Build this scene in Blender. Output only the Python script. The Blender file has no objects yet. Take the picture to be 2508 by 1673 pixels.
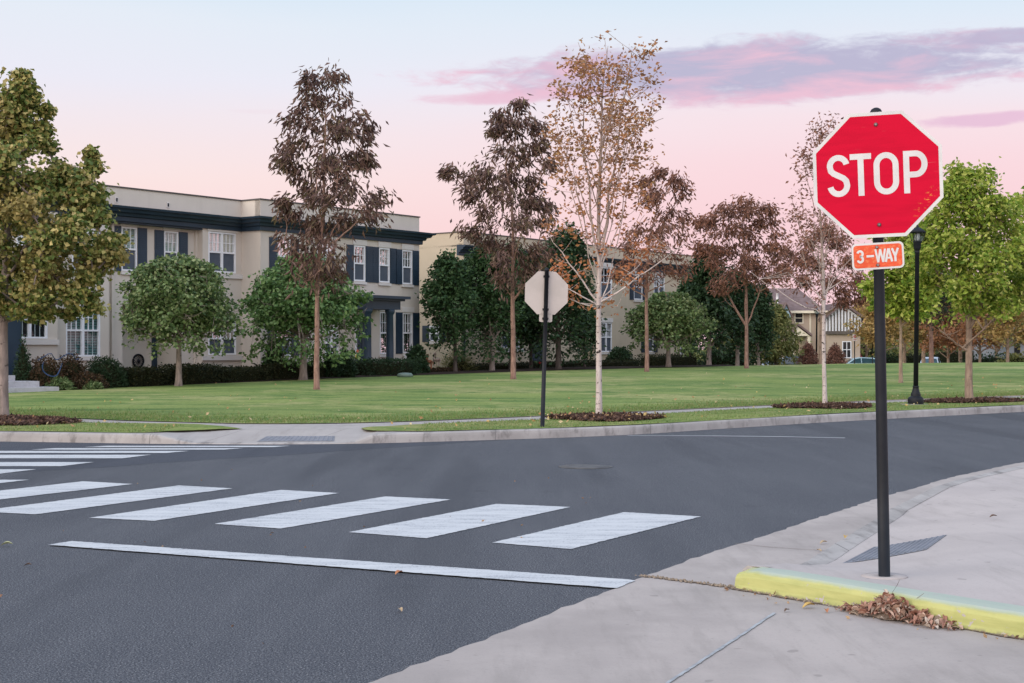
import bpy, math, random
import numpy as np
from mathutils import Vector

# ------------------------------------------------------------------ camera, sky, sun, exposure
C = bpy.context.scene.collection
FPX, CX, HY, EYE = 3483.0, 1254.0, 856.0, 1.42     # focal length in photo pixels, principal column, horizon row, eye height
cam = bpy.data.cameras.new('camera'); cam.lens = 50.0; cam.sensor_width = 36.0
cam.shift_y = (HY - 836.5) / 2508.0
bpy.context.scene.cycles.use_denoising = True; bpy.context.scene.cycles.use_adaptive_sampling = False
cam.clip_end = 6000; cam.clip_start = 0.05
co = bpy.data.objects.new('camera', cam); C.objects.link(co)
co.location = (0, 0, EYE); co.rotation_euler = (math.radians(90), 0, 0)
bpy.context.scene.camera = co
vs = bpy.context.scene.view_settings
vs.view_transform = 'Standard'; vs.look = 'None'; vs.exposure = 0.0; vs.gamma = 1.0; vs.use_curve_mapping = False

def lin(r, g, b, a=1.0):
    f = lambda c: (c/255/12.92) if c/255 <= .04045 else ((c/255+.055)/1.055)**2.4
    return (f(r), f(g), f(b), a)

class NT:
    """small wrapper for building node trees"""
    def __init__(s, tree): s.t = tree; s.n = tree.nodes; s.l = tree.links
    def node(s, typ, **kw):
        nd = s.n.new(typ)
        for k, v in kw.items(): setattr(nd, k, v)
        return nd
    def link(s, a, b): s.l.new(a, b)
    def val(s, nd, k, v):
        if hasattr(v, 'is_linked'): s.l.new(v, nd.inputs[k])
        else: nd.inputs[k].default_value = v
    def math(s, op, a, b=0.0, c=0.0, clamp=False):
        nd = s.n.new('ShaderNodeMath'); nd.operation = op; nd.use_clamp = clamp
        s.val(nd, 0, a); s.val(nd, 1, b); s.val(nd, 2, c)
        return nd.outputs[0]
    def mix(s, f, a, b, blend='MIX'):
        nd = s.n.new('ShaderNodeMix'); nd.data_type = 'RGBA'; nd.blend_type = blend
        s.val(nd, 0, f); s.val(nd, 6, a); s.val(nd, 7, b)
        return nd.outputs[2]
    def ramp(s, f, stops, interp='LINEAR'):
        nd = s.n.new('ShaderNodeValToRGB'); cr = nd.color_ramp; cr.interpolation = interp
        while len(cr.elements) < len(stops): cr.elements.new(0.5)
        for e, (p, c) in zip(cr.elements, stops):
            e.position = p; e.color = c if len(c) == 4 else (*c, 1)
        if f is not None: s.l.new(f, nd.inputs[0])
        return nd.outputs[0]
    def noise(s, vec, scale, detail=4, rough=.55, dist=0.0):
        nd = s.n.new('ShaderNodeTexNoise'); nd.inputs['Scale'].default_value = scale
        nd.inputs['Detail'].default_value = detail; nd.inputs['Roughness'].default_value = rough
        nd.inputs['Distortion'].default_value = dist
        if vec is not None: s.l.new(vec, nd.inputs['Vector'])
        return nd.outputs[0]
    def mapr(s, v, a, b, c=0.0, d=1.0, smooth=True):
        nd = s.n.new('ShaderNodeMapRange'); nd.clamp = True
        if smooth: nd.interpolation_type = 'SMOOTHSTEP'
        s.val(nd, 0, v)
        for i, x in enumerate((a, b, c, d)): nd.inputs[1+i].default_value = x
        return nd.outputs[0]
    def scalevec(s, vec, sx, sy, sz, loc=(0,0,0), rot=(0,0,0)):
        nd = s.n.new('ShaderNodeMapping'); nd.inputs['Scale'].default_value = (sx, sy, sz)
        nd.inputs['Location'].default_value = loc; nd.inputs['Rotation'].default_value = rot
        s.l.new(vec, nd.inputs[0]); return nd.outputs[0]

SUN_DIR = Vector((-0.76, -0.55, 0.42)).normalized()
SUN_EL = math.asin(SUN_DIR.z); SUN_AZ = math.atan2(SUN_DIR.x, SUN_DIR.y)

def build_world():
    w = bpy.data.worlds.new('World'); bpy.context.scene.world = w; w.use_nodes = True
    t = NT(w.node_tree); t.n.clear()
    tc = t.node('ShaderNodeTexCoord'); d = tc.outputs['Generated']
    sp = t.node('ShaderNodeSeparateXYZ'); t.link(d, sp.inputs[0]); x, y, z = sp.outputs
    hl = t.math('SQRT', t.math('ADD', t.math('MULTIPLY', x, x), t.math('MULTIPLY', y, y)))
    el = t.math('DIVIDE', z, t.math('MAXIMUM', hl, .02))                 # tangent of the elevation
    az = t.math('DIVIDE', x, t.math('MAXIMUM', t.math('ABSOLUTE', y), .05))
    wob = t.noise(t.scalevec(d, 3, 3, 14), 1.0, 3)
    elw = t.math('ADD', el, t.math('MULTIPLY', t.math('SUBTRACT', wob, .5), .03))
    e4 = t.math('MULTIPLY', elw, .5)
    S = lambda y_: (HY - y_) / FPX * .5
    left = t.ramp(e4, [(0, lin(252,214,212)), (S(560), lin(253,222,220)), (S(440), lin(253,230,228)), (S(320), lin(246,233,238)),
                       (S(210), lin(238,236,247)), (S(60), lin(231,238,248)), (S(-60), lin(214,233,248)), (.3, lin(196,215,241)), (1, lin(178,203,238))])
    right = t.ramp(e4, [(0, lin(246,206,216)), (S(560), lin(251,210,216)), (S(440), lin(252,217,223)), (S(320), lin(250,227,233)),
                        (S(210), lin(240,236,246)), (S(60), lin(225,236,248)), (S(-60), lin(212,232,248)), (.3, lin(196,215,241)), (1, lin(178,203,238))])
    col = t.mix(t.mapr(az, -.3, .25), left, right)
    # long lavender cloud bank, pink where the last light reaches it
    cv = t.node('ShaderNodeCombineXYZ'); t.link(az, cv.inputs[0]); t.link(el, cv.inputs[1]); front = t.math('GREATER_THAN', y, 0.0)
    n1 = t.noise(t.scalevec(cv.outputs[0], 14, 70, 1), 1.0, 6, .6, .4)
    n2 = t.noise(t.scalevec(cv.outputs[0], 45, 130, 1, (3,1,0)), 1.0, 4, .6, .6)
    def bank(cx, cy, rx, ry, tilt, soft_l):
        u = t.math('SUBTRACT', az, (cx-CX)/FPX)
        v = t.math('SUBTRACT', t.math('SUBTRACT', el, (HY-cy)/FPX), t.math('MULTIPLY', u, tilt))
        uu = t.math('DIVIDE', u, rx/FPX); vv = t.math('DIVIDE', v, ry/FPX)
        r2 = t.math('ADD', t.math('MULTIPLY', uu, uu), t.math('MULTIPLY', vv, vv))
        b = t.math('SUBTRACT', 1.0, r2)
        nn = t.math('ADD', t.math('MULTIPLY', t.math('SUBTRACT', n1, .5), 1.7), t.math('MULTIPLY', t.math('SUBTRACT', n2, .5), .9))
        return t.math('MULTIPLY', t.mapr(t.math('ADD', b, nn), .02, soft_l), front), vv, uu
    m1, v1, u1 = bank(1880, 184, 870, 94, .012, .74)
    m2, v2, u2 = bank(1330, 232, 350, 24, .05, .9)
    m3, v3, u3 = bank(2420, 322, 190, 20, .02, .8)
    m4, v4, u4 = bank(2480, 132, 170, 22, 0, .9)
    m5, v5, u5 = bank(640, 282, 90, 8, 0, 2.4)
    lav = lin(187,182,209); pnk = lin(237,192,212)
    pf = t.math('ADD', t.mapr(v1, -.1, -.75), t.mapr(u1, -.25, -.85))
    pf = t.math('ADD', t.math('MULTIPLY', pf, .5), t.math('MULTIPLY', t.math('SUBTRACT', n1, .46), 3.4), clamp=True)
    c1 = t.mix(pf, lav, pnk)
    col = t.mix(t.math('MULTIPLY', m2, .8), col, pnk)
    col = t.mix(t.math('MULTIPLY', m1, .95), col, c1)
    col = t.mix(t.math('MULTIPLY', m3, .85), col, lin(232,190,216))
    col = t.mix(t.math('MULTIPLY', m4, .75), col, lav)
    col = t.mix(t.math('MULTIPLY', m5, .5), col, lin(240,214,224))
    # the bright side of the dusk sky, behind the camera
    gl = t.node('ShaderNodeVectorMath', operation='DOT_PRODUCT'); t.link(d, gl.inputs[0])
    gl.inputs[1].default_value = Vector((-.55, -.78, .3)).normalized()
    g = t.math('POWER', t.math('MAXIMUM', gl.outputs['Value'], 0.0), 1.6)
    glow = t.mix(g, (0,0,0,1), (1.5, 1.22, 1.0, 1))
    lift = t.mapr(y, .78, .0, 1.0, 1.55)  # added gain on the sky outside the view, to brighten facade and ground
    lv = t.node('ShaderNodeVectorMath', operation='SCALE'); t.link(col, lv.inputs[0]); t.link(lift, lv.inputs['Scale'])
    tot = t.mix(1.0, lv.outputs[0], glow, 'ADD')
    below = t.mapr(z, -.02, -.06)
    tot = t.mix(below, tot, (.12,.12,.11,1))
    sky = t.node('ShaderNodeTexSky'); sky.sky_type = 'NISHITA'; sky.sun_disc = False
    sky.sun_elevation = SUN_EL; sky.sun_rotation = SUN_AZ
    b1 = t.node('ShaderNodeBackground'); t.link(tot, b1.inputs[0]); b1.inputs[1].default_value = .97
    b2 = t.node('ShaderNodeBackground'); t.link(sky.outputs[0], b2.inputs[0]); b2.inputs[1].default_value = .005
    ad = t.node('ShaderNodeAddShader'); t.link(b1.outputs[0], ad.inputs[0]); t.link(b2.outputs[0], ad.inputs[1])
    o = t.node('ShaderNodeOutputWorld'); t.link(ad.outputs[0], o.inputs[0])
build_world()
sun = bpy.data.lights.new('sun', 'SUN'); sun.energy = 1.0; sun.angle = math.radians(40); sun.color = (1.0, .84, .66)
so = bpy.data.objects.new('sun', sun); C.objects.link(so)
so.rotation_euler = (-SUN_DIR).to_track_quat('-Z', 'Y').to_euler(); so.location = (-20, -20, 30)

# ------------------------------------------------------------------ helpers
R = random.Random(7)
RN = np.random.default_rng(11)

def P(px, py, Z):
    """the point at distance Z that the photograph shows at (px, py)"""
    return ((px-CX)*Z/FPX, Z, EYE-(py-HY)*Z/FPX)
def G(px, py, z=0.0):
    Z = FPX*(EYE-z)/(py-HY)
    return ((px-CX)*Z/FPX, Z)

def mesh_np(name, V, F, mats, idx=None, smooth=False):
    V = np.asarray(V, dtype=np.float32).reshape(-1, 3); F = np.asarray(F, dtype=np.int32)
    me = bpy.data.meshes.new(name); k = F.shape[1]
    me.vertices.add(len(V)); me.vertices.foreach_set('co', V.ravel())
    me.loops.add(F.size); me.loops.foreach_set('vertex_index', F.ravel())
    me.polygons.add(len(F)); me.polygons.foreach_set('loop_start', np.arange(0, F.size, k, dtype=np.int32))
    for m in (mats if isinstance(mats, (list, tuple)) else [mats]): me.materials.append(m)
    if idx is not None: me.polygons.foreach_set('material_index', np.asarray(idx, dtype=np.int32))
    me.polygons.foreach_set('use_smooth', np.full(len(F), smooth, dtype=bool))
    me.update(calc_edges=True)
    return me

class MB:
    def __init__(s): s.v = []; s.f = []; s.m = []; s.sm = []
    def face(s, pts, mi=0, sm=False):
        b = len(s.v); s.v += [tuple(p) for p in pts]; s.f.append(tuple(range(b, b+len(pts)))); s.m.append(mi); s.sm.append(sm)
    def hexa(s, p, mi=0):                     # 8 corners: bottom ring, top ring
        b = len(s.v); s.v += [tuple(q) for q in p]
        for f in ((3,2,1,0), (4,5,6,7), (0,1,5,4), (1,2,6,5), (2,3,7,6), (3,0,4,7)):
            s.f.append(tuple(b+i for i in f)); s.m.append(mi); s.sm.append(False)
    def box(s, x0, x1, y0, y1, z0, z1, mi=0):
        s.hexa([(x0,y0,z0),(x1,y0,z0),(x1,y1,z0),(x0,y1,z0),(x0,y0,z1),(x1,y0,z1),(x1,y1,z1),(x0,y1,z1)], mi)
    def tube(s, pts, rad, n=10, mi=0, cap=True):
        pts = [Vector(p) for p in pts]; b = len(s.v); up = Vector((0,0,1))
        for i, p in enumerate(pts):
            d = (pts[min(i+1, len(pts)-1)] - pts[max(i-1, 0)]).normalized()
            a = d.cross(up) if abs(d.dot(up)) < .95 else d.cross(Vector((1,0,0)))
            a.normalize(); c = d.cross(a); r = rad[i] if isinstance(rad, (list, tuple)) else rad
            for k in range(n):
                t = 2*math.pi*k/n; s.v.append(tuple(p + a*math.cos(t)*r + c*math.sin(t)*r))
        for i in range(len(pts)-1):
            for k in range(n):
                s.f.append((b+i*n+k, b+i*n+(k+1) % n, b+(i+1)*n+(k+1) % n, b+(i+1)*n+k)); s.m.append(mi); s.sm.append(True)
        if cap:
            s.f.append(tuple(b+k for k in range(n))); s.m.append(mi); s.sm.append(False)
            e = b+(len(pts)-1)*n; s.f.append(tuple(e+k for k in reversed(range(n)))); s.m.append(mi); s.sm.append(False)
    def lathe(s, prof, n=20, c=(0,0,0), mi=0):
        b = len(s.v)
        for r, z in prof:
            for k in range(n):
                t = 2*math.pi*k/n; s.v.append((c[0]+r*math.cos(t), c[1]+r*math.sin(t), c[2]+z))
        for i in range(len(prof)-1):
            for k in range(n):
                s.f.append((b+i*n+k, b+i*n+(k+1) % n, b+(i+1)*n+(k+1) % n, b+(i+1)*n+k)); s.m.append(mi); s.sm.append(True)
        s.f.append(tuple(b+k for k in reversed(range(n)))); s.m.append(mi); s.sm.append(False)
        e = b+(len(prof)-1)*n; s.f.append(tuple(e+k for k in range(n))); s.m.append(mi); s.sm.append(False)
    def prism(s, poly, y0, y1, mi=0):         # polygon in x,z extruded along y
        n = len(poly)
        s.face([(x, y0, z) for x, z in poly], mi); s.face([(x, y1, z) for x, z in reversed(poly)], mi)
        for i in range(n):
            a, b2 = poly[i], poly[(i+1) % n]
            s.face([(a[0],y0,a[1]), (a[0],y1,a[1]), (b2[0],y1,b2[1]), (b2[0],y0,b2[1])], mi)
    def ball(s, c, r, n=10, sz=1.0, mi=0):
        s.lathe([(max(r*math.sin(math.pi*i/n), .001), -r*sz*math.cos(math.pi*i/n)) for i in range(n+1)], 12, c, mi)

def put(name, me, parent=None):
    o = bpy.data.objects.new(name, me); C.objects.link(o)
    if parent: o.parent = parent
    return o
def wloc(o):
    v = Vector((0,0,0))
    while o: v += o.location; o = o.parent
    return v
def part(name, mb, mat, parent=None, local=False):
    """mesh object from a builder; world coordinates unless local"""
    off = Vector((0,0,0)) if (local or parent is None) else wloc(parent)
    me = bpy.data.meshes.new(name)
    me.from_pydata([(v[0]-off.x, v[1]-off.y, v[2]-off.z) for v in mb.v], [], mb.f)
    for m in (mat if isinstance(mat, (list, tuple)) else [mat]): me.materials.append(m)
    me.polygons.foreach_set('material_index', mb.m); me.polygons.foreach_set('use_smooth', mb.sm)
    me.update()
    return put(name, me, parent)
def tag(o, label, cat, group=None, kind=None):
    o['label'] = label; o['category'] = cat
    if group: o['group'] = group
    if kind: o['kind'] = kind
    return o
def thing(name, label, cat, loc=(0,0,0), group=None, kind=None, rot=(0,0,0)):
    o = bpy.data.objects.new(name, None); C.objects.link(o); o.empty_display_size = .2
    o.location = loc; o.rotation_euler = rot
    return tag(o, label, cat, group, kind)
def sheet(name, V, F, mat, label, cat, kind='structure', parent=None, smooth=False):
    o = put(name, mesh_np(name, V, F, mat, smooth=smooth), parent)
    if parent is None: tag(o, label, cat, None, kind)
    return o

# ------------------------------------------------------------------ materials
def newmat(name):
    m = bpy.data.materials.new(name); m.use_nodes = True; t = NT(m.node_tree); t.n.clear()
    b = t.node('ShaderNodeBsdfPrincipled'); o = t.node('ShaderNodeOutputMaterial'); t.link(b.outputs[0], o.inputs[0])
    return m, t, b, o
def setspec(b, s): b.inputs['Specular IOR Level'].default_value = s
def objc(t): return t.node('ShaderNodeTexCoord').outputs['Object']
def pos(t): return t.node('ShaderNodeNewGeometry').outputs['Position']
def bump(t, b, h, strength=.3, dist=.01):
    n = t.node('ShaderNodeBump'); n.inputs['Strength'].default_value = strength; n.inputs['Distance'].default_value = dist
    t.link(h, n.inputs['Height']); t.link(n.outputs[0], b.inputs['Normal'])
def simple(name, c1, c2=None, scale=3.0, rough=.7, spec=.3, bmp=0.0, bscale=60, metal=0.0, contrast=(.35,.65)):
    m, t, b, o = newmat(name); v = objc(t)
    c2 = c2 or tuple(x*.8 for x in c1)
    f = t.mapr(t.noise(v, scale, 6, .6), contrast[0], contrast[1])
    t.link(t.mix(f, (*c1, 1), (*c2, 1)), b.inputs['Base Color'])
    b.inputs['Roughness'].default_value = rough; setspec(b, spec); b.inputs['Metallic'].default_value = metal
    if bmp: bump(t, b, t.noise(v, bscale, 4), bmp, .004)
    return m

def asphalt_mat():
    m, t, b, o = newmat('asphalt'); p = pos(t)
    big = t.noise(p, .35, 4); mid = t.noise(t.scalevec(p, 1, 1, 1, rot=(0,0,.55)), 1.0, 5, .6)
    streak = t.noise(t.scalevec(p, 2.6, .28, 1, rot=(0,0,.52)), 1.0, 4, .6)
    fine = t.noise(p, 105, 3, .75); speck = t.noise(p, 110, 1, .5)
    c = t.mix(t.mapr(big, .35, .65), (.05,.054,.066,1), (.076,.08,.092,1))
    c = t.mix(t.math('MULTIPLY', t.mapr(streak, .42, .66), .5), c, (.125,.128,.14,1))
    c = t.mix(t.mapr(fine, .40, .60), t.mix(.85, c, (.014,.016,.022,1)), t.mix(.55, c, (.18,.187,.205,1)))
    c = t.mix(t.math('MULTIPLY', t.mapr(speck, .62, .7), .6), c, (.42,.41,.4,1))
    # darker newer surfacing in the side street, behind a wavy paving seam
    sp = t.node('ShaderNodeSeparateXYZ'); t.link(p, sp.inputs[0])
    ln = t.math('SUBTRACT', sp.outputs[1], t.math('MULTIPLY_ADD', sp.outputs[0], 1.05, 22.4))
    ln = t.math('ADD', ln, t.math('MULTIPLY', t.math('SUBTRACT', t.noise(p, .8, 4), .5), .9))
    c = t.mix(t.math('MULTIPLY', t.mapr(ln, -.1, .1), .5), c, (.045,.052,.07,1))
    c = t.mix(t.math('MULTIPLY', t.mapr(t.math('ABSOLUTE', ln), .07, .02), .5), c, (.03,.032,.036,1))
    # tyre polished lanes and a few old stains
    lane = t.noise(t.scalevec(p, .9, .07, 1, rot=(0,0,.52)), 1.0, 3, .5)
    c = t.mix(t.math('MULTIPLY', t.mapr(lane, .52, .66), .3), c, (.036,.039,.046,1))
    c = t.mix(t.math('MULTIPLY', t.mapr(t.noise(p, 1.1, 5, .6), .64, .74), .4), c, (.032,.033,.037,1))
    t.link(c, b.inputs['Base Color']); b.inputs['Roughness'].default_value = .85; setspec(b, .14)
    bump(t, b, t.math('ADD', fine, t.math('MULTIPLY', speck, .6)), .3, .005)
    return m
def concrete_mat(name, c1, c2, stain=.4, joints=None, dirt=(.2,.18,.16)):
    m, t, b, o = newmat(name); p = pos(t)
    n1 = t.noise(p, 1.1, 6, .6); n2 = t.noise(t.scalevec(p, 6, .9, 3, rot=(0,0,.9)), 1.0, 5, .65); n3 = t.noise(p, 60, 3)
    c = t.mix(t.mapr(n1, .32, .68), (*c1, 1), (*c2, 1))
    c = t.mix(t.math('MULTIPLY', t.mapr(n2, .47, .72), stain), c, (*dirt, 1))
    c = t.mix(t.math('MULTIPLY', t.mapr(n3, .56, .72), .22), c, (.2,.19,.185,1))
    c = t.mix(t.math('MULTIPLY', t.mapr(t.noise(p, 8, 2, .5), .7, .74), .5), c, (.2,.18,.165,1))
    if joints:
        per, ang, off = joints
        mp = t.scalevec(p, 1, 1, 1, rot=(0,0,ang)); s2 = t.node('ShaderNodeSeparateXYZ'); t.link(mp, s2.inputs[0])
        fr = t.math('ABSOLUTE', t.math('SUBTRACT', t.math('FRACT', t.math('MULTIPLY_ADD', s2.outputs[0], 1/per, off)), .5))
        c = t.mix(t.math('MULTIPLY', t.mapr(fr, .5-.008/per, .5-.003/per), .75), c, (.13,.125,.12,1))
    t.link(c, b.inputs['Base Color']); b.inputs['Roughness'].default_value = .85; setspec(b, .3)
    bump(t, b, t.math('ADD', t.math('MULTIPLY', n3, .5), n2), .25, .006)
    return m
def grass_mat(name, g1, g2, g3, stripe_ang):
    m, t, b, o = newmat(name); p = pos(t)
    st = t.noise(t.scalevec(p, .16, .75, 1, rot=(0,0,stripe_ang)), 1.0, 7, .72, .9)
    big = t.noise(p, .16, 4, .6); mid = t.noise(p, 1.7, 5, .65); fine = t.noise(t.scalevec(p, 16, 16, 16), 1.0, 4, .7)
    c = t.mix(t.mapr(st, .42, .58), (*g1, 1), (*g2, 1))
    c = t.mix(t.math('MULTIPLY', t.mapr(mid, .45, .7), .5), c, (*g2, 1))
    c = t.mix(t.math('MULTIPLY', t.mapr(t.math('MULTIPLY', big, t.math('ADD', mid, .45)), .46, .6), .75), c, (*g3, 1))
    st2 = t.noise(t.scalevec(p, .5, 1.9, 1, rot=(0,0,stripe_ang-.25)), 1.0, 5, .7, 1.2)
    c = t.mix(t.math('MULTIPLY', t.mapr(st2, .52, .66), .55), c, (*[q*.8 for q in g1], 1))
    c = t.mix(t.mapr(fine, .3, .72), t.mix(.45, c, (.03,.07,.015,1)), t.mix(.25, c, (.34,.4,.18,1)))
    t.link(c, b.inputs['Base Color']); b.inputs['Roughness'].default_value = .9; setspec(b, .15)
    bump(t, b, fine, .6, .04)
    return m
def leaf_mat(name, cols, trans=.25, rough=.55, patch=None, pscale=.5, low=None):
    """cols: leaf colours spread over the leaves at random; patch: a colour that takes over in whole sprays"""
    m, t, b, o = newmat(name); g = t.node('ShaderNodeNewGeometry')
    n = len(cols); gain = 1.3 if trans >= .18 else 1.0
    c = t.ramp(g.outputs['Random Per Island'], [((i+.0)/max(n-1, 1), (*[min(q*gain, .7) for q in k], 1)) for i, k in enumerate(cols)])
    if patch:
        f = t.mapr(t.noise(objc(t), pscale, 3, .5), patch[1], patch[1]+.12)
        if low:      # the lower sprays turn first
            z_ = t.node('ShaderNodeSeparateXYZ'); t.link(objc(t), z_.inputs[0]); f = t.math('MULTIPLY', t.math('ADD', f, .55, clamp=True), t.mapr(z_.outputs[2], low[1], low[0]))
        c = t.mix(t.math('MULTIPLY', f, patch[2]), c, (*patch[0], 1))
    t.link(c, b.inputs['Base Color']); b.inputs['Roughness'].default_value = rough; setspec(b, .25)
    tr = t.node('ShaderNodeBsdfTranslucent'); t.link(c, tr.inputs[0])
    mx = t.node('ShaderNodeMixShader'); mx.inputs[0].default_value = trans
    t.link(b.outputs[0], mx.inputs[1]); t.link(tr.outputs[0], mx.inputs[2]); t.link(mx.outputs[0], o.inputs[0])
    return m
def bark_mat(name, c1, c2, sc=1.0, birch=False):
    m, t, b, o = newmat(name); v = objc(t)
    n1 = t.noise(t.scalevec(v, 14*sc, 14*sc, 3*sc), 1.0, 5, .65); n2 = t.noise(v, 2.2, 3)
    c = t.mix(t.mapr(n1, .35, .68), (*c1, 1), (*c2, 1))
    if birch:
        mk = t.noise(t.scalevec(v, 6, 6, 13), 1.0, 4, .65, .8)
        sp = t.node('ShaderNodeSeparateXYZ'); t.link(v, sp.inputs[0])
        low = t.mapr(sp.outputs[2], 3.2, .4)
        thr = t.math('ADD', mk, t.math('MULTIPLY', low, .035))
        c = t.mix(t.mapr(sp.outputs[2], 2.3, 4.0), c, (.3,.225,.185,1)); c = t.mix(t.mapr(thr, .61, .64), c, (.035,.028,.026,1))
    else:
        c = t.mix(t.math('MULTIPLY', t.mapr(n2, .45, .7), .5), c, (*[x*.6 for x in c1], 1)); n4 = t.noise(t.scalevec(v, 5, 5, 9), 1.0, 4, .65)
        c = t.mix(t.math('MULTIPLY', t.mapr(n4, .6, .68), .8), c, (*[x*.3 for x in c1], 1))
    t.link(c, b.inputs['Base Color']); b.inputs['Roughness'].default_value = .9; setspec(b, .15)
    bump(t, b, n1, .7, .02)
    return m

M = {}
M['asphalt'] = asphalt_mat()
M['sidewalk'] = concrete_mat('sidewalk_concrete', (.39,.36,.34), (.33,.305,.29), .3, (1.5, 0.3, .2))
M['plateau'] = concrete_mat('corner_concrete', (.455,.405,.38), (.4,.355,.335), .25)
M['gutter'] = concrete_mat('gutter_concrete', (.405,.358,.33), (.32,.283,.262), .3)
M['kerb'] = concrete_mat('kerb_concrete', (.40,.375,.355), (.30,.28,.265), .65, (2.6, 0.0, .1), (.11,.10,.095))
M['step'] = concrete_mat('step_concrete', (.46,.46,.48), (.36,.36,.38), .4)
M['lawn'] = grass_mat('lawn_grass', (.075,.16,.028), (.27,.325,.085), (.44,.4,.17), -.05)
M['verge'] = grass_mat('verge_grass', (.13,.2,.04), (.27,.31,.08), (.36,.32,.13), .2)
M['blade'] = leaf_mat('grass_blade', [(.06,.13,.03),(.11,.18,.045),(.17,.2,.07),(.22,.2,.1)], .3)
M['soil'] = simple('bed_soil', (.03,.021,.017), (.05,.036,.028), 2, .95, .1, .5, 30)
M['farground'] = grass_mat('far_grass', (.06,.1,.035), (.1,.13,.05), (.12,.11,.06), 0)
M['mulch'] = leaf_mat('bark_mulch', [(.03,.02,.016),(.06,.035,.027),(.1,.055,.04),(.16,.1,.07)], .0, .9)
M['paint'] = None
def paint_mat():
    m, t, b, o = newmat('road_paint'); p = pos(t)
    w = t.noise(t.scalevec(p, 1.6, 9, 4, rot=(0,0,-1.05)), 1.0, 5, .7); f = t.noise(p, 70, 3, .6)
    c = t.mix(t.mapr(w, .35, .7), (.535,.545,.55,1), (.42,.435,.455,1))
    c = t.mix(t.math('MULTIPLY', t.mapr(t.math('ADD', t.math('MULTIPLY', f, .75), t.math('MULTIPLY', w, .45)), .645, .75), .75), c, (.15,.155,.17,1))
    t.link(c, b.inputs['Base Color']); b.inputs['Roughness'].default_value = .7; bump(t, b, f, .3, .004)
    return m
M['paint'] = paint_mat()
def kerb_paint_mat():
    m, t, b, o = newmat('kerb_paint'); p = pos(t); g = t.node('ShaderNodeNewGeometry')
    sp = t.node('ShaderNodeSeparateXYZ'); t.link(p, sp.inputs[0])
    n1 = t.noise(p, 5, 5, .65); n2 = t.noise(p, 26, 4, .6); st = t.noise(t.scalevec(p, 3, 3, 26), 1.0, 3)
    y = t.mix(t.mapr(st, .35, .7), (.43,.435,.155,1), (.345,.36,.12,1))
    y = t.mix(t.math('MULTIPLY', t.mapr(n1, .5, .75), .35), y, (.25,.29,.07,1))
    y = t.mix(t.math('MULTIPLY', t.mapr(t.math('ADD', sp.outputs[2], t.math('MULTIPLY', t.math('SUBTRACT', n1, .5), .035)), .102, .128), .85), y, (.35,.41,.375,1))   # blue sky light on the top, painted into its colour
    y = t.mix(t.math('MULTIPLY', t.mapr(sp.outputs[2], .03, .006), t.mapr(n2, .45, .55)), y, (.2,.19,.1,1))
    y = t.mix(t.mapr(t.math('ADD', n2, t.math('MULTIPLY', t.math('SUBTRACT', n1, .5), .7)), .68, .71), y, (.38,.34,.33,1))   # chips down to concrete
    t.link(y, b.inputs['Base Color']); b.inputs['Roughness'].default_value = .65; bump(t, b, t.math('ADD', n2, st), .35, .006)
    return m
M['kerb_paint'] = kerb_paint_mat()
def stucco(name, c):
    m, t, b, o = newmat(name); v = objc(t)
    n1 = t.noise(v, .5, 4); n2 = t.noise(t.scalevec(v, 2, 2, .25), 1.0, 5, .6); n3 = t.noise(v, 45, 3)
    k = t.mix(t.mapr(n1, .35, .65), (*c, 1), (*[x*.92 for x in c], 1))
    k = t.mix(t.math('MULTIPLY', t.mapr(n2, .5, .75), .22), k, (*[x*.72 for x in c], 1))
    t.link(k, b.inputs['Base Color']); b.inputs['Roughness'].default_value = .9; setspec(b, .2)
    return m
M['stucco'] = stucco('beige_stucco', (.6,.545,.48))
M['stucco2'] = stucco('sand_stucco', (.53,.45,.34))
M['trim'] = stucco('pale_trim_stucco', (.64,.61,.58))
M['navy'] = simple('navy_paint', (.014,.03,.052), (.02,.04,.066), 1.2, .45, .4)
M['cap'] = simple('dark_metal_cap', (.05,.045,.045), (.07,.065,.06), 2, .5, .4)
M['white'] = simple('white_vinyl', (.78,.79,.82), (.7,.72,.75), 2, .5, .4)
M['darkroom'] = simple('dark_interior', (.02,.022,.026), (.05,.045,.045), 1.3, .9, .1)
M['screen'] = simple('insect_screen', (.07,.085,.11), (.09,.105,.13), 1.5, .8, .2)
def blind_mat():
    m, t, b, o = newmat('window_blind'); v = objc(t); sp = t.node('ShaderNodeSeparateXYZ'); t.link(v, sp.inputs[0])
    s = t.math('ABSOLUTE', t.math('SUBTRACT', t.math('FRACT', t.math('MULTIPLY', sp.outputs[2], 16.0)), .5))
    c = t.mix(t.mapr(s, .28, .42), (.52,.58,.54,1), (.3,.37,.36,1))
    t.link(c, b.inputs['Base Color']); b.inputs['Roughness'].default_value = .7; return m
M['blind'] = blind_mat()
def teal_mat():
    m, t, b, o = newmat('teal_blind'); v = objc(t); sp = t.node('ShaderNodeSeparateXYZ'); t.link(v, sp.inputs[0])
    s = t.math('ABSOLUTE', t.math('SUBTRACT', t.math('FRACT', t.math('MULTIPLY', sp.outputs[2], 11.0)), .5))
    t.link(t.mix(t.mapr(s, .25, .4), (.11,.22,.23,1), (.025,.05,.055,1)), b.inputs['Base Color']); return m
M['teal'] = teal_mat()
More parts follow.
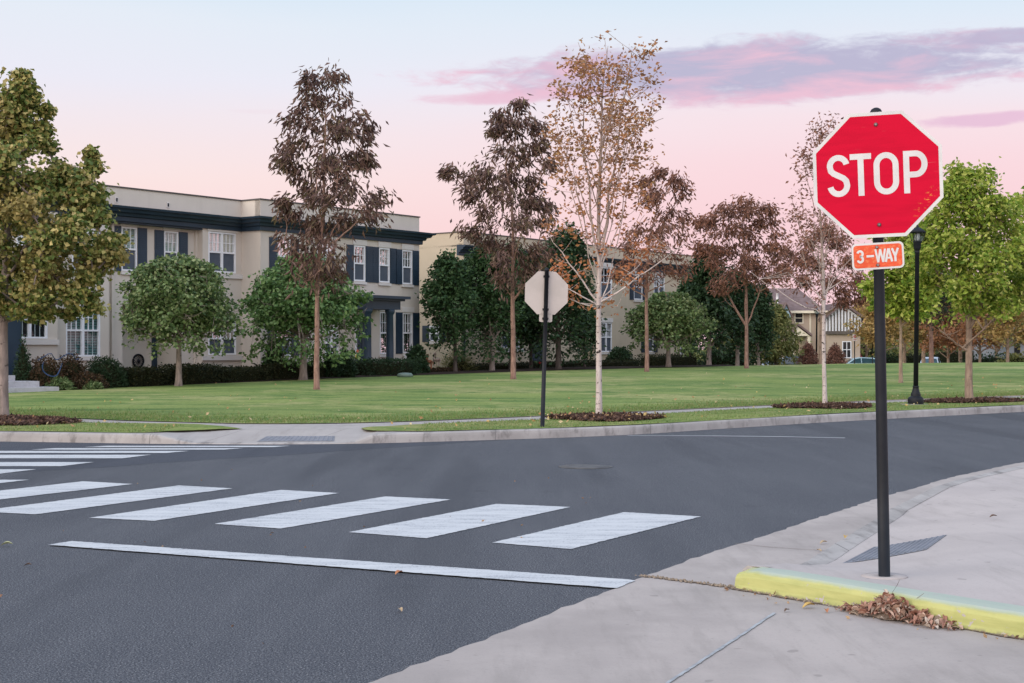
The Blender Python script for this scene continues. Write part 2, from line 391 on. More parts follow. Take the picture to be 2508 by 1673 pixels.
def glass_mat():
    m, t, b, o = newmat('window_glass')
    gl = t.node('ShaderNodeBsdfGlossy'); gl.inputs['Roughness'].default_value = .03
    tr = t.node('ShaderNodeBsdfTransparent'); tr.inputs[0].default_value = (.82,.88,.87,1)
    fr = t.node('ShaderNodeFresnel'); fr.inputs[0].default_value = 1.5
    bm = t.node('ShaderNodeBump'); bm.inputs['Strength'].default_value = .04; t.link(t.noise(objc(t), 2.5, 2), bm.inputs['Height']); t.link(bm.outputs[0], gl.inputs['Normal'])
    mx = t.node('ShaderNodeMixShader'); t.link(t.math('MULTIPLY', fr.outputs[0], .6, clamp=True), mx.inputs[0]); t.link(tr.outputs[0], mx.inputs[1]); t.link(gl.outputs[0], mx.inputs[2])
    t.link(mx.outputs[0], o.inputs[0]); return m
M['glass'] = glass_mat()
M['blackmetal'] = simple('black_powder_coat', (.008,.0095,.013), (.013,.015,.019), 6, .5, .22, .1, 120)
M['galv'] = simple('sign_back_metal', (.44,.40,.36), (.5,.45,.41), 2.5, .5, .4)
M['bolt'] = simple('bolt_steel', (.3,.28,.27), (.16,.15,.15), 30, .4, .5, metal=.6)
def sign_red(name, c, cw, streak):
    m, t, b, o = newmat(name); v = objc(t)
    n = t.noise(t.scalevec(v, 3, 3, 24), 1.0, 4); n2 = t.noise(t.scalevec(v, 30, 30, 55), 1.0, 5, .7)
    k = t.mix(t.mapr(n, .4, .65), (*c, 1), (*[x*.9 for x in c], 1))
    sp = t.node('ShaderNodeSeparateXYZ'); t.link(v, sp.inputs[0])
    if streak:   # speckled orange diagonal towards the lower right, and a few horizontal scrapes
        d = t.math('ADD', t.math('SUBTRACT', sp.outputs[0], .26), t.math('MULTIPLY', t.math('ADD', sp.outputs[2], .165), -.9))
        near = t.mapr(t.math('ABSOLUTE', d), .05, .008)
        box = t.math('MULTIPLY', t.mapr(sp.outputs[0], .15, .3), t.mapr(sp.outputs[2], -.06, -.1))
        k = t.mix(t.math('MULTIPLY', t.math('MULTIPLY', near, box), t.mapr(n2, .55, .68)), k, (.75,.36,.06,1))
        sc = t.noise(t.scalevec(v, 5, 5, 240), 1.0, 2, .5)
        k = t.mix(t.math('MULTIPLY', t.mapr(sc, .74, .78), .5), k, (.8,.2,.2,1))
    else:
        k = t.mix(t.math('MULTIPLY', t.mapr(n2, .48, .66), .55), k, (*cw, 1))
    t.link(k, b.inputs['Base Color']); b.inputs['Roughness'].default_value = .6; setspec(b, .06)
    return m
M['signred'] = sign_red('sign_red_sheeting', (.54,.005,.03), (.8,.3,.2), True)
M['signorange'] = sign_red('faded_sign_sheeting', (.66,.1,.045), (.72,.28,.12), False)
M['signwhite'] = simple('sign_white_sheeting', (.6,.6,.58), (.53,.53,.515), 7, .4, .4)
M['lampglass'] = simple('frosted_lamp_glass', (.62,.62,.62), (.5,.5,.52), 8, .25, .5)
M['tactile'] = simple('tactile_paving', (.215,.22,.245), (.17,.175,.195), 5, .7, .3, .2, 50)
M['sealant'] = simple('joint_sealant', (.37,.39,.4), (.26,.27,.28), 14, .6, .3)
M['crack'] = simple('crack_debris', (.14,.105,.08), (.24,.19,.15), 30, .95, .1, .6, 90)
M['iron'] = simple('cast_iron', (.06,.06,.063), (.1,.1,.1), 8, .6, .4, .4, 40)
M['bark_red'] = bark_mat('reddish_bark', (.2,.12,.095), (.34,.215,.17))
M['bark_grey'] = bark_mat('grey_bark', (.2,.165,.145), (.32,.26,.23))
M['bark_tan'] = bark_mat('tan_bark', (.23,.165,.125), (.36,.27,.2))
M['bark_dark'] = bark_mat('dark_bark', (.07,.055,.05), (.12,.1,.085))
M['bark_white'] = bark_mat('white_birch_bark', (.56,.5,.46), (.42,.35,.32), birch=True)

# ------------------------------------------------------------------ terrain lines (x -> y), metres
FKX = [-60,-12,-7.91,-5.33,-3.74,-2.35,-.97,.82,2.14,3.38,5.95,9.1,11.66,16,24,40,80]
FKY = [23.0,22.1,21.98,21.4,21.25,21.4,22.0,22.9,23.8,25.1,27.6,30.3,32.4,35.6,40.5,49,68]
SFX = [-60,-14,-9.63,-7,-4.59,-3.2,-1.82,0,1.67,4.7,8.92,13.86,24,40,80]
SFY = [31,29,27.3,25.4,24.24,24.3,24.99,26.6,28.17,31.15,35.2,38.9,46.5,56,74]
SNX = [-60,-14,-9.5,-7.2,-5.0,-4.3,-2.4,-1.5,0,1.57,4.5,8.5,13.2,24,40,80]
SNY = [29,27.2,25.9,24.6,23.3,22.7,22.8,24.2,25.3,26.5,29.8,33.4,37.2,44.8,54.4,72.4]
def smooth_curve(xs, ys):
    X = np.linspace(xs[0], xs[-1], 1401); Y = np.interp(X, xs, ys)
    k = np.ones(9)/9; Yp = np.pad(Y, 4, mode='edge'); return X, np.convolve(Yp, k, 'valid')
_fk, _sf, _sn = smooth_curve(FKX, FKY), smooth_curve(SFX, SFY), smooth_curve(SNX, SNY)
FK = lambda x: np.interp(x, *_fk)
SF = lambda x: np.interp(x, *_sf)
SN = lambda x: np.interp(x, *_sn)
BEP = [(-200,968,40),(60,958,42),(427,943.5,46),(796,927.5,51),(1027,919,56),(1332,908,62),(1577,901.6,66),(1780,897,70),(2078,890.5,74),(2508,887,76),(2900,886,76)]
_b = [P(*q) for q in BEP]
BEX = [-80]+[q[0] for q in _b]+[90]; BEY = [34]+[q[1] for q in _b]+[84]; BEZ = [.2]+[q[2] for q in _b]+[.8]
BE = lambda x: np.interp(x, BEX, BEY)
BZ = lambda x: np.interp(x, BEX, BEZ)
def ground_z(x, y):
    x = np.asarray(x, float); y = np.asarray(y, float)
    s = np.clip((y-SF(x))/(BE(x)-SF(x)), 0, 1)
    z = .16+(BZ(x)-.16)*s**.95 + .012*np.sin(x*.9+y*.5)*s*(1-s)*4
    dr = np.clip((x-3)/10, 0, 1); d = np.clip((y-BE(x))/32, 0, 1); d = d*d*(3-2*d)
    return z-(BZ(x)+.72)*dr*d
def grid(us, vs_, fn):
    V = [fn(u, v) for v in vs_ for u in us]; n = len(us)
    F = [(j*n+i, j*n+i+1, (j+1)*n+i+1, (j+1)*n+i) for j in range(len(vs_)-1) for i in range(n-1)]
    return V, F

# road
xs = np.concatenate([np.linspace(-60,-14,20), np.linspace(-13.5,14,112), np.linspace(14.5,80,60)])
V, F = grid(xs, np.linspace(0, 1, 14), lambda x, t: (x, -30+(FK(x)+.06+30)*t, 0.0))
road = sheet('road', V, F, M['asphalt'], 'dark grey asphalt road curving away past the corner', 'road')
# far side concrete walk with dropped kerb ramp
def ramp_f(x):
    return float(np.clip((x+5.45)/.75, 0, 1)*np.clip((-2.0-x)/.45, 0, 1))
def walk_z(x, y):
    r = ramp_f(x); r = r*r*(3-2*r); t = np.clip((y-FK(x)-.1)/1.35, 0, 1)
    return .145*(1-r)+r*(.012+.133*t)
V, F = grid(xs, np.linspace(0, 1, 22), lambda x, t: (x, FK(x)+.14+(SF(x)+.25-FK(x)-.14)*t, walk_z(x, FK(x)+.14+(SF(x)+.25-FK(x)-.14)*t)))
sheet('sidewalk', V, F, M['sidewalk'], 'pale concrete sidewalk between the verge and the lawn', 'sidewalk')
# far kerb
def far_kerb():
    mb = MB(); prof = [(-.02,-.02),(.0,.09),(.012,.125),(.035,.142),(.155,.147),(.156,.05)]
    pts = []
    for i, x in enumerate(xs):
        y = FK(x); dx = .05; tx, ty = dx, FK(x+dx)-y; L = math.hypot(tx, ty); nx, ny = -ty/L, tx/L
        r = ramp_f(x); r = r*r*(3-2*r)
        pts.append([(x+nx*a, y+ny*a, b*(1-r)+r*min(b, .012 if a < .1 else .02)) for a, b in prof])
    for i in range(len(pts)-1):
        for j in range(len(prof)-1):
            mb.face([pts[i][j], pts[i+1][j], pts[i+1][j+1], pts[i][j+1]], 0, j in (1,2))
    o = part('kerb', mb, M['kerb']); tag(o, 'grey concrete kerb along the far side of the road', 'kerb', None, 'structure')
far_kerb()
# lawn and land behind
lx = np.concatenate([np.linspace(-60,-17,18), np.linspace(-16.5,30,120), np.linspace(31,80,24)])
V, F = grid(lx, np.linspace(0, 1, 44), lambda x, t: (x, SF(x)+(BE(x)-SF(x))*t, float(ground_z(x, SF(x)+(BE(x)-SF(x))*t))))
sheet('lawn', V, F, M['lawn'], 'wide mown green lawn sloping up to the houses', 'lawn', smooth=True)
gx = np.concatenate([np.linspace(-900,-90,10), np.linspace(-60,80,90), np.linspace(110,900,10)])
gt = np.concatenate([np.linspace(0, 60, 26), [80,110,160,300,700,2500]])
V, F = grid(gx, gt, lambda x, t: (x, BE(x)+t-.05, float(ground_z(x, BE(x)+t))-.012))
sheet('ground', V, F, M['farground'], 'open ground of planting and grass behind the lawn', 'ground', smooth=True)
# planting bed soil in front of the houses
V, F = grid(np.linspace(-18, 11, 60), np.linspace(0, 1, 5), lambda x, t: (x, BE(x)-.15+t*6, float(ground_z(x, BE(x)-.15+t*6))+.012+.05*math.sin(min(t*5,1)*math.pi/2)))
sheet('planting_bed', V, F, M['soil'], 'dark soil bed under the hedges by the houses', 'planting bed')
# verge grass
def verge(name, pts_low, pts_up, label):
    """lower and upper boundary as lists of (x, y) joined pairwise"""
    V, F = [], []; n = len(pts_low); m = 9
    for i in range(n):
        for j in range(m):
            t = j/(m-1); a, b = pts_low[i], pts_up[i]
            x, y = a[0]+(b[0]-a[0])*t, a[1]+(b[1]-a[1])*t
            edge = min(t, 1-t)*2; h = .008+.014*min(1, edge*2.2) + .005*math.sin(x*5+y*3)
            if math.hypot(a[0]-b[0], a[1]-b[1]) < .03: h = .01
            V.append((x, y, .147+h))
    for i in range(n-1):
        for j in range(m-1): F.append((i*m+j, (i+1)*m+j, (i+1)*m+j+1, i*m+j+1))
    return sheet(name, V, F, M['verge'], label, 'grass verge', smooth=True)
def rs(pts, n):
    pts = np.array(pts); d = np.r_[0, np.cumsum(np.hypot(*np.diff(pts, axis=0).T))]; s = np.linspace(0, d[-1], n)
    return list(zip(np.interp(s, d, pts[:,0]), np.interp(s, d, pts[:,1])))
kb = lambda x: (x, float(FK(x))+.17)
v1_low = [kb(x) for x in np.linspace(-40,-5.95,40)] + [(-5.6,21.72),(-5.3,22.0),(-5.0,22.4),(-4.6,22.62),(-4.3,22.74)]
v1_up = [(x, float(SN(x))) for x in np.linspace(-40,-7,40)] + [(-6.4,24.5),(-5.8,24.38),(-5.3,24.05),(-4.8,23.45),(-4.32,22.76)]
verge('verge', v1_low, v1_up, 'grass verge by the mulch bed, ending at the kerb ramp')
v2_low = [(-2.42,22.86),(-2.33,22.5),(-2.1,22.2),(-1.75,22.05)] + [kb(x) for x in np.linspace(-1.35,60,90)]
v2_up = [(-2.44,22.88),(-2.3,23.15),(-2.0,23.6),(-1.7,23.98)] + [(x, float(SN(x))) for x in np.linspace(-1.35,60,90)]
verge('verge', v2_low, v2_up, 'long grass verge holding the white trunked trees and lamp')

# blades of grass where the turf is near enough to show them
def blades(n, sampler, h, name, label):
    pts = np.array([sampler() for _ in range(n)]); a = RN.uniform(0, 2*np.pi, n); H = h*RN.uniform(.5, 1.3, n)
    lean = RN.normal(0, .45, (n,2))*H[:,None]; w = .007
    dx = np.cos(a)*w; dy = np.sin(a)*w
    b0 = pts+np.c_[dx,dy,np.zeros(n)]; b1 = pts-np.c_[dx,dy,np.zeros(n)]; tp = pts+np.c_[lean, H]
    V = np.stack([b0,b1,tp], 1).reshape(-1,3); F = np.arange(3*n).reshape(-1,3)
    return tag(put(name, mesh_np(name, V, F, M['blade'])), label, 'grass', None, 'stuff')
def s_verge():
    while True:
        x = R.uniform(-8.5, 16)
        if -5.4 < x < -1.5: continue
        a, b = float(FK(x))+.2, float(SN(x))-.03
        return (x, R.uniform(a, b), .16)
blades(20000, s_verge, .034, 'grass', 'short grass blades standing on the kerbside verges')
def s_edge():
    x = R.uniform(-11, 17); y = float(SF(x))+abs(R.gauss(0, 1.2))+.02
    return (x, y, float(ground_z(x, y)))
blades(26000, s_edge, .04, 'grass', 'grass blades along the front of the big lawn')

# ------------------------------------------------------------------ near corner: gutter, raised walk, kerbs
AE = [(-9.2,-12),(-3.75,0),(-.46,6.31),(.59,8.37),(.805,8.85),(1.30,9.75),(1.98,10.9),(2.8,12.35),(3.65,13.8),(5.0,15.95),(6.45,17.9),(9.2,21.2),(13.3,24.9),(20,29.8),(32,36.5),(60,50)]
AE = rs(AE, 900)
AEw = []
for i, (x, y) in enumerate(AE):
    k = .006*math.sin(i*1.7)+.008*math.sin(i*.31+1)+R.uniform(-.014,.014) if y > -2 else 0
    AEw.append((x-.88*k, y+.47*k))
V = [(x, y, .006) for x, y in AEw]+[(x+60, y-36, .006) for x, y in AEw]
n = len(AEw); F = [(i, n+i, n+i+1, i+1) for i in range(n-1)]
sheet('gutter', V, F, M['gutter'], 'smooth concrete gutter and apron beside the asphalt', 'gutter')
EX, EY = .63, -.7766
KB = [(1.43,8.53),(1.64,8.83),(1.87,9.12),(2.35,10.2),(3.3,12.3),(4.5,14.3),(5.8,16.1),(8.3,19.3),(12.3,23.4),(19.5,28.6),(31.5,35.5),(60,49)]
KB = rs(KB, 260)
_ks = np.r_[0, np.cumsum(np.hypot(*np.diff(np.array(KB), axis=0).T))]
def h_edge(s): return float(np.interp(s, [0,.18,.75,1.0,3.9,5.6,100], [.122,.1,.035,.018,.018,.11,.115]))
def plat_z(s, t):
    h = h_edge(s); q = min(max((t-.15)/1.25, 0), 1); q = q*q*(3-2*q)
    ft = min(1, s/.5)                      # along the yellow kerb the walk is level with its top
    return (h+(.122-h)*q)*ft+.122*(1-ft)
tt = np.concatenate([np.linspace(.0, 1.6, 18), np.linspace(1.9, 6, 8), [10,20,40,70]])
ks = range(len(KB))
V, F = grid(list(ks), tt, lambda i, t: (KB[i][0]+EX*t+.12*min(1, _ks[i]/.35), KB[i][1]+EY*t, plat_z(_ks[i], t+.15)))
walk = sheet('raised_walk', V, F, M['plateau'], 'pale concrete corner walk around the stop sign pole', 'sidewalk', smooth=True)
def walk_near_z(x, y):
    pv = None
    for i in ks:
        ox = KB[i][0]+.12*min(1, _ks[i]/.35); ax, ay = x-ox, y-KB[i][1]; c = ax*EY-ay*EX; t = ax*EX+ay*EY
        if pv is not None and (pv[0] <= 0 < c or c <= 0 < pv[0]):
            f = pv[0]/(pv[0]-c); return plat_z(pv[1]+(_ks[i]-pv[1])*f, pv[2]+(t-pv[2])*f+.15)
        pv = (c, _ks[i], t)
    return .122
def near_kerb():
    mb = MB(); rings = []
    for i in ks:
        a = KB[max(i-1,0)]; b = KB[min(i+1,len(KB)-1)]; L = math.hypot(b[0]-a[0], b[1]-a[1]); tx, ty = (b[0]-a[0])/L, (b[1]-a[1])/L
        nx, ny = ty, -tx; h = h_edge(_ks[i]); j = .004*math.sin(i*2.3) if _ks[i] < 3 else 0
        rings.append([(KB[i][0]+nx*o_, KB[i][1]+ny*o_, z) for o_, z in ((-.07+j,.0),(-.05+j,h*.8),(-.02,h),(.118,h+.004),(.122,h-.03))])
    for i in range(len(rings)-1):
        for j in range(4): mb.face([rings[i][j], rings[i][j+1], rings[i+1][j+1], rings[i+1][j]], 0, j == 1)
    mb.face(rings[0]); o = part('kerb', mb, M['kerb']); tag(o, 'worn unpainted kerb edging the corner walk and ramp', 'kerb', None, 'structure')
near_kerb()
def yellow_kerb():
    mb = MB(); mx, my = .7766, .63; x0, y0 = 1.305, 8.42
    prof = [(-.012,.0),(.0,.035),(.006,.085),(.018,.112),(.042,.126),(.09,.131),(.176,.131),(.18,.09)]
    rings = []; L = np.concatenate([np.linspace(0, 4.2, 60), [6,9,14,22,30]])
    for k, l in enumerate(L):
        wob = .006*math.sin(l*3.1)+R.uniform(-.002,.002); rr = []
        for a, b in prof:
            aa = a+wob*(1 if a < .05 else .0)
            if k < 4: s_ = (.75,.9,.97,1)[k]; b = b*s_ if a < .1 else b*(.92+.02*k); aa = aa+(.02,.008,.003,0)[k]
            rr.append((x0+EX*l+mx*aa, y0+EY*l+my*aa, b))
        rings.append(rr)
    for i in range(len(rings)-1):
        for j in range(len(prof)-1): mb.face([rings[i][j], rings[i+1][j], rings[i+1][j+1], rings[i][j+1]], 0, 1 <= j <= 4)
    mb.face(list(reversed(rings[0])))
    o = part('painted_kerb', mb, M['kerb_paint']); tag(o, 'yellow painted kerb with chipped top tinted pale as sky light, below the stop sign', 'kerb', None, 'structure')
yellow_kerb()

# ------------------------------------------------------------------ markings (parts of the road)
def flat(name, pts, z, mat, parent, jag=.006):
    """thin painted sheet with slightly uneven edges"""
    out = []
    for i in range(len(pts)):
        a, b = pts[i], pts[(i+1) % len(pts)]; L = math.hypot(b[0]-a[0], b[1]-a[1]); k = max(1, int(L/.03))
        for j in range(k):
            t = j/k; q = jag if j else jag*.5
            out.append((a[0]+(b[0]-a[0])*t+R.uniform(-q,q), a[1]+(b[1]-a[1])*t+R.uniform(-q,q), z))
    mb = MB(); mb.face(out); return part(name, mb, mat, parent)
bars = [[G(1205.6,1330.3),G(1397.5,1346.3),G(1717.5,1266.3),G(1527.7,1255.6)],
        [G(853.4,1304.7),G(1045.5,1319.6),G(1397.5,1242.8),G(1216,1235.3)],
        [G(525,1284.4),G(688,1296),G(1104,1224.6),G(944,1217)],
        [G(218.7,1269.5),G(378.7,1277),G(830,1208.7),G(688,1201)]]
d3 = [tuple(bars[3][k][i]-bars[2][k][i] for i in (0,1)) for k in range(4)]
d3 = [(-1.14,.47)]*4
for j in (1,2): bars.append([(bars[3][k][0]+d3[k][0]*j, bars[3][k][1]+d3[k][1]*j) for k in range(4)])
for q in bars: flat('crosswalk_stripe', q, .005, M['paint'], road)
for (xr, y0, y1, ln_) in ((-3.25,20.62,20.9,2.7),(-3.85,20.1,20.4,2.7),(-4.5,19.45,19.85,2.7),(-4.85,18.5,19.12,2.75),(-5.25,17.25,17.88,2.75),(-5.62,16.2,16.8,2.8),(-5.25,14.95,15.45,2.8)):
    flat('crosswalk_stripe', [(xr-ln_-.25,y0),(xr-.22,y0),(xr,y1),(xr-ln_,y1)], .005, M['paint'], road)
flat('stop_line', [G(118,1337.7),G(1510,1444.5),G(1556,1426),G(1536,1423),G(176,1328.5)], .0105, M['paint'], road)
flat('edge_line', [(1.9,23.38),(3.3,23.27),(4.4,23.05),(5.3,22.72),(5.35,22.8),(4.4,23.15),(3.3,23.36),(1.9,23.44)], .005, M['paint'], road, .002)
mb = MB(); mb.lathe([(.33,0),(.33,.006),(.30,.006),(.30,.002),(.29,.002),(.29,.008),(.2,.009),(.001,.01)], 28, (.89,17.2,.001)); part('manhole_cover', mb, M['iron'], road)
# gutter cracks and sealed joint
g_ = bpy.data.objects['gutter']
def ribbon(name, pts, w, z, mat, parent, jag=.4):
    mb = MB(); pts = rs(pts, max(8, int(len(pts)*10))); up = []
    for i, p in enumerate(pts):
        a, b = pts[max(i-1,0)], pts[min(i+1,len(pts)-1)]; L = math.hypot(b[0]-a[0], b[1]-a[1]); nx, ny = -(b[1]-a[1])/L, (b[0]-a[0])/L
        w1, w2 = w*(1+R.uniform(-jag,jag)), w*(1+R.uniform(-jag,jag)); up.append(((p[0]+nx*w1,p[1]+ny*w1,z),(p[0]-nx*w2,p[1]-ny*w2,z)))
    for i in range(len(up)-1): mb.face([up[i][0], up[i][1], up[i+1][1], up[i+1][0]])
    return part(name, mb, mat, parent)
ribbon('joint_seal', [G(1897,1505),G(1800,1570),G(1720,1622),G(1644,1672),G(1560,1735)], .009, .0105, M['sealant'], g_, .3)
ribbon('debris_crack', [(.80,8.86),(.95,8.76),(1.12,8.6),(1.3,8.44)], .022, .0108, M['crack'], g_, .75)
ribbon('hairline_joint', [(.18,5.9),(1.2,5.9),(2.3,5.72)], .003, .0103, M['crack'], g_, .6)
ribbon('hairline_joint', [(1.62,10.35),(1.85,10.15),(2.2,9.98)], .004, .0103, M['crack'], g_, .6)
ribbon('kerb_foot_dirt', [(1.29,8.42),(1.6,8.03),(2.0,7.53),(2.45,6.97),(3.2,6.04)], .016, .011, M['crack'], g_, .9)
# tactile plates
def plate(name, c, zf, label, n_r):
    t = thing(name, label, 'tactile plate', (c[0][0], c[0][1], zf(*c[0])), 'tactile plates on the kerb ramps')
    def bl(u, v):
        x = (c[0][0]*(1-u)+c[1][0]*u)*(1-v)+(c[3][0]*(1-u)+c[2][0]*u)*v
        y = (c[0][1]*(1-u)+c[1][1]*u)*(1-v)+(c[3][1]*(1-u)+c[2][1]*u)*v
        return (x, y, zf(x, y)-.002)
    up = lambda p, d: (p[0], p[1], p[2]+d)
    mb = MB()
    for i in range(8):
        for j in range(8): mb.face([up(bl(i/8,j/8),.006), up(bl((i+1)/8,j/8),.006), up(bl((i+1)/8,(j+1)/8),.006), up(bl(i/8,(j+1)/8),.006)])
    part('plate', mb, M['tactile'], t); mb = MB()
    for k in range(n_r):
        v0, v1 = (k+.25)/n_r, (k+.7)/n_r
        for i in range(6):
            u0, u1 = .05+.9*i/6, .05+.9*(i+1)/6
            mb.hexa([up(bl(u0,v0),.006),up(bl(u1,v0),.006),up(bl(u1,v1),.006),up(bl(u0,v1),.006),up(bl(u0,v0+.01),.012),up(bl(u1,v0+.01),.012),up(bl(u1,v1-.01),.012),up(bl(u0,v1-.01),.012)])
    part('ridge', mb, M['tactile'], t)
plate('tactile_plate', [G(2062,1370,.05),G(2139,1331.6,.05),G(2319,1318,.05),G(2267.6,1354,.05)], walk_near_z, 'grey ribbed tactile plate set in the walk behind the stop sign pole', 13)
plate('tactile_plate', [(-3.86,float(FK(-3.86))+.22),(-3.80,float(FK(-3.8))+.72),(-2.75,float(FK(-2.75))+.72),(-2.7,float(FK(-2.7))+.22)], lambda x, y: float(walk_z(x, y)), 'narrow ribbed tactile plate on the ramp across the road', 16)

# ------------------------------------------------------------------ trees
def tubes_np(paths, n=6):
    Vs, Fs, off = [], [], 0
    ang = np.linspace(0, 2*np.pi, n, endpoint=False)
    for pts, rad in paths:
        pts = np.asarray(pts, float); rad = np.asarray(rad, float); d = np.gradient(pts, axis=0)
        d /= np.linalg.norm(d, axis=1)[:,None]+1e-9
        ref = np.where(np.abs(d[:,2:3]) < .9, np.array([[0,0,1.]]), np.array([[1.,0,0]]))
        a = np.cross(d, ref); a /= np.linalg.norm(a, axis=1)[:,None]+1e-9; c = np.cross(d, a)
        if np.abs(d[:,2]).mean() > .75:
            a = np.cross(d, np.array([[1.,0,0]])); a /= np.linalg.norm(a, axis=1)[:,None]; c = np.cross(d, a)
        ring = pts[:,None,:]+rad[:,None,None]*(a[:,None,:]*np.cos(ang)[None,:,None]+c[:,None,:]*np.sin(ang)[None,:,None])
        m = len(pts); Vs.append(ring.reshape(-1,3))
        i = np.arange(m-1)[:,None]*n+np.arange(n)[None,:]; j = np.arange(m-1)[:,None]*n+(np.arange(n)[None,:]+1) % n
        Fs.append(np.stack([i, j, j+n, i+n], -1).reshape(-1,4)+off); off += m*n
    return np.concatenate(Vs), np.concatenate(Fs)
def leaves_np(rng, ctr, L, W, droop, out=None):
    n = len(ctr); d = rng.normal(0, 1, (n,3)); d[:,2] = d[:,2]*.6-droop
    if out is not None: d += out*.7
    d /= np.linalg.norm(d, axis=1)[:,None]; r = rng.normal(0, 1, (n,3)); w = np.cross(d, r); w /= np.linalg.norm(w, axis=1)[:,None]+1e-9
    nn = np.cross(d, w); ls = (L*rng.uniform(.65, 1.25, n))[:,None]; ws = ls*(W/L)*.5
    p0 = ctr; p1 = ctr+d*ls*.45+w*ws+nn*ls*.08; p2 = ctr+d*ls-nn*ls*.06; p3 = ctr+d*ls*.45-w*ws+nn*ls*.08
    return np.stack([p0,p1,p2,p3], 1).reshape(-1,3), np.arange(4*n).reshape(-1,4)

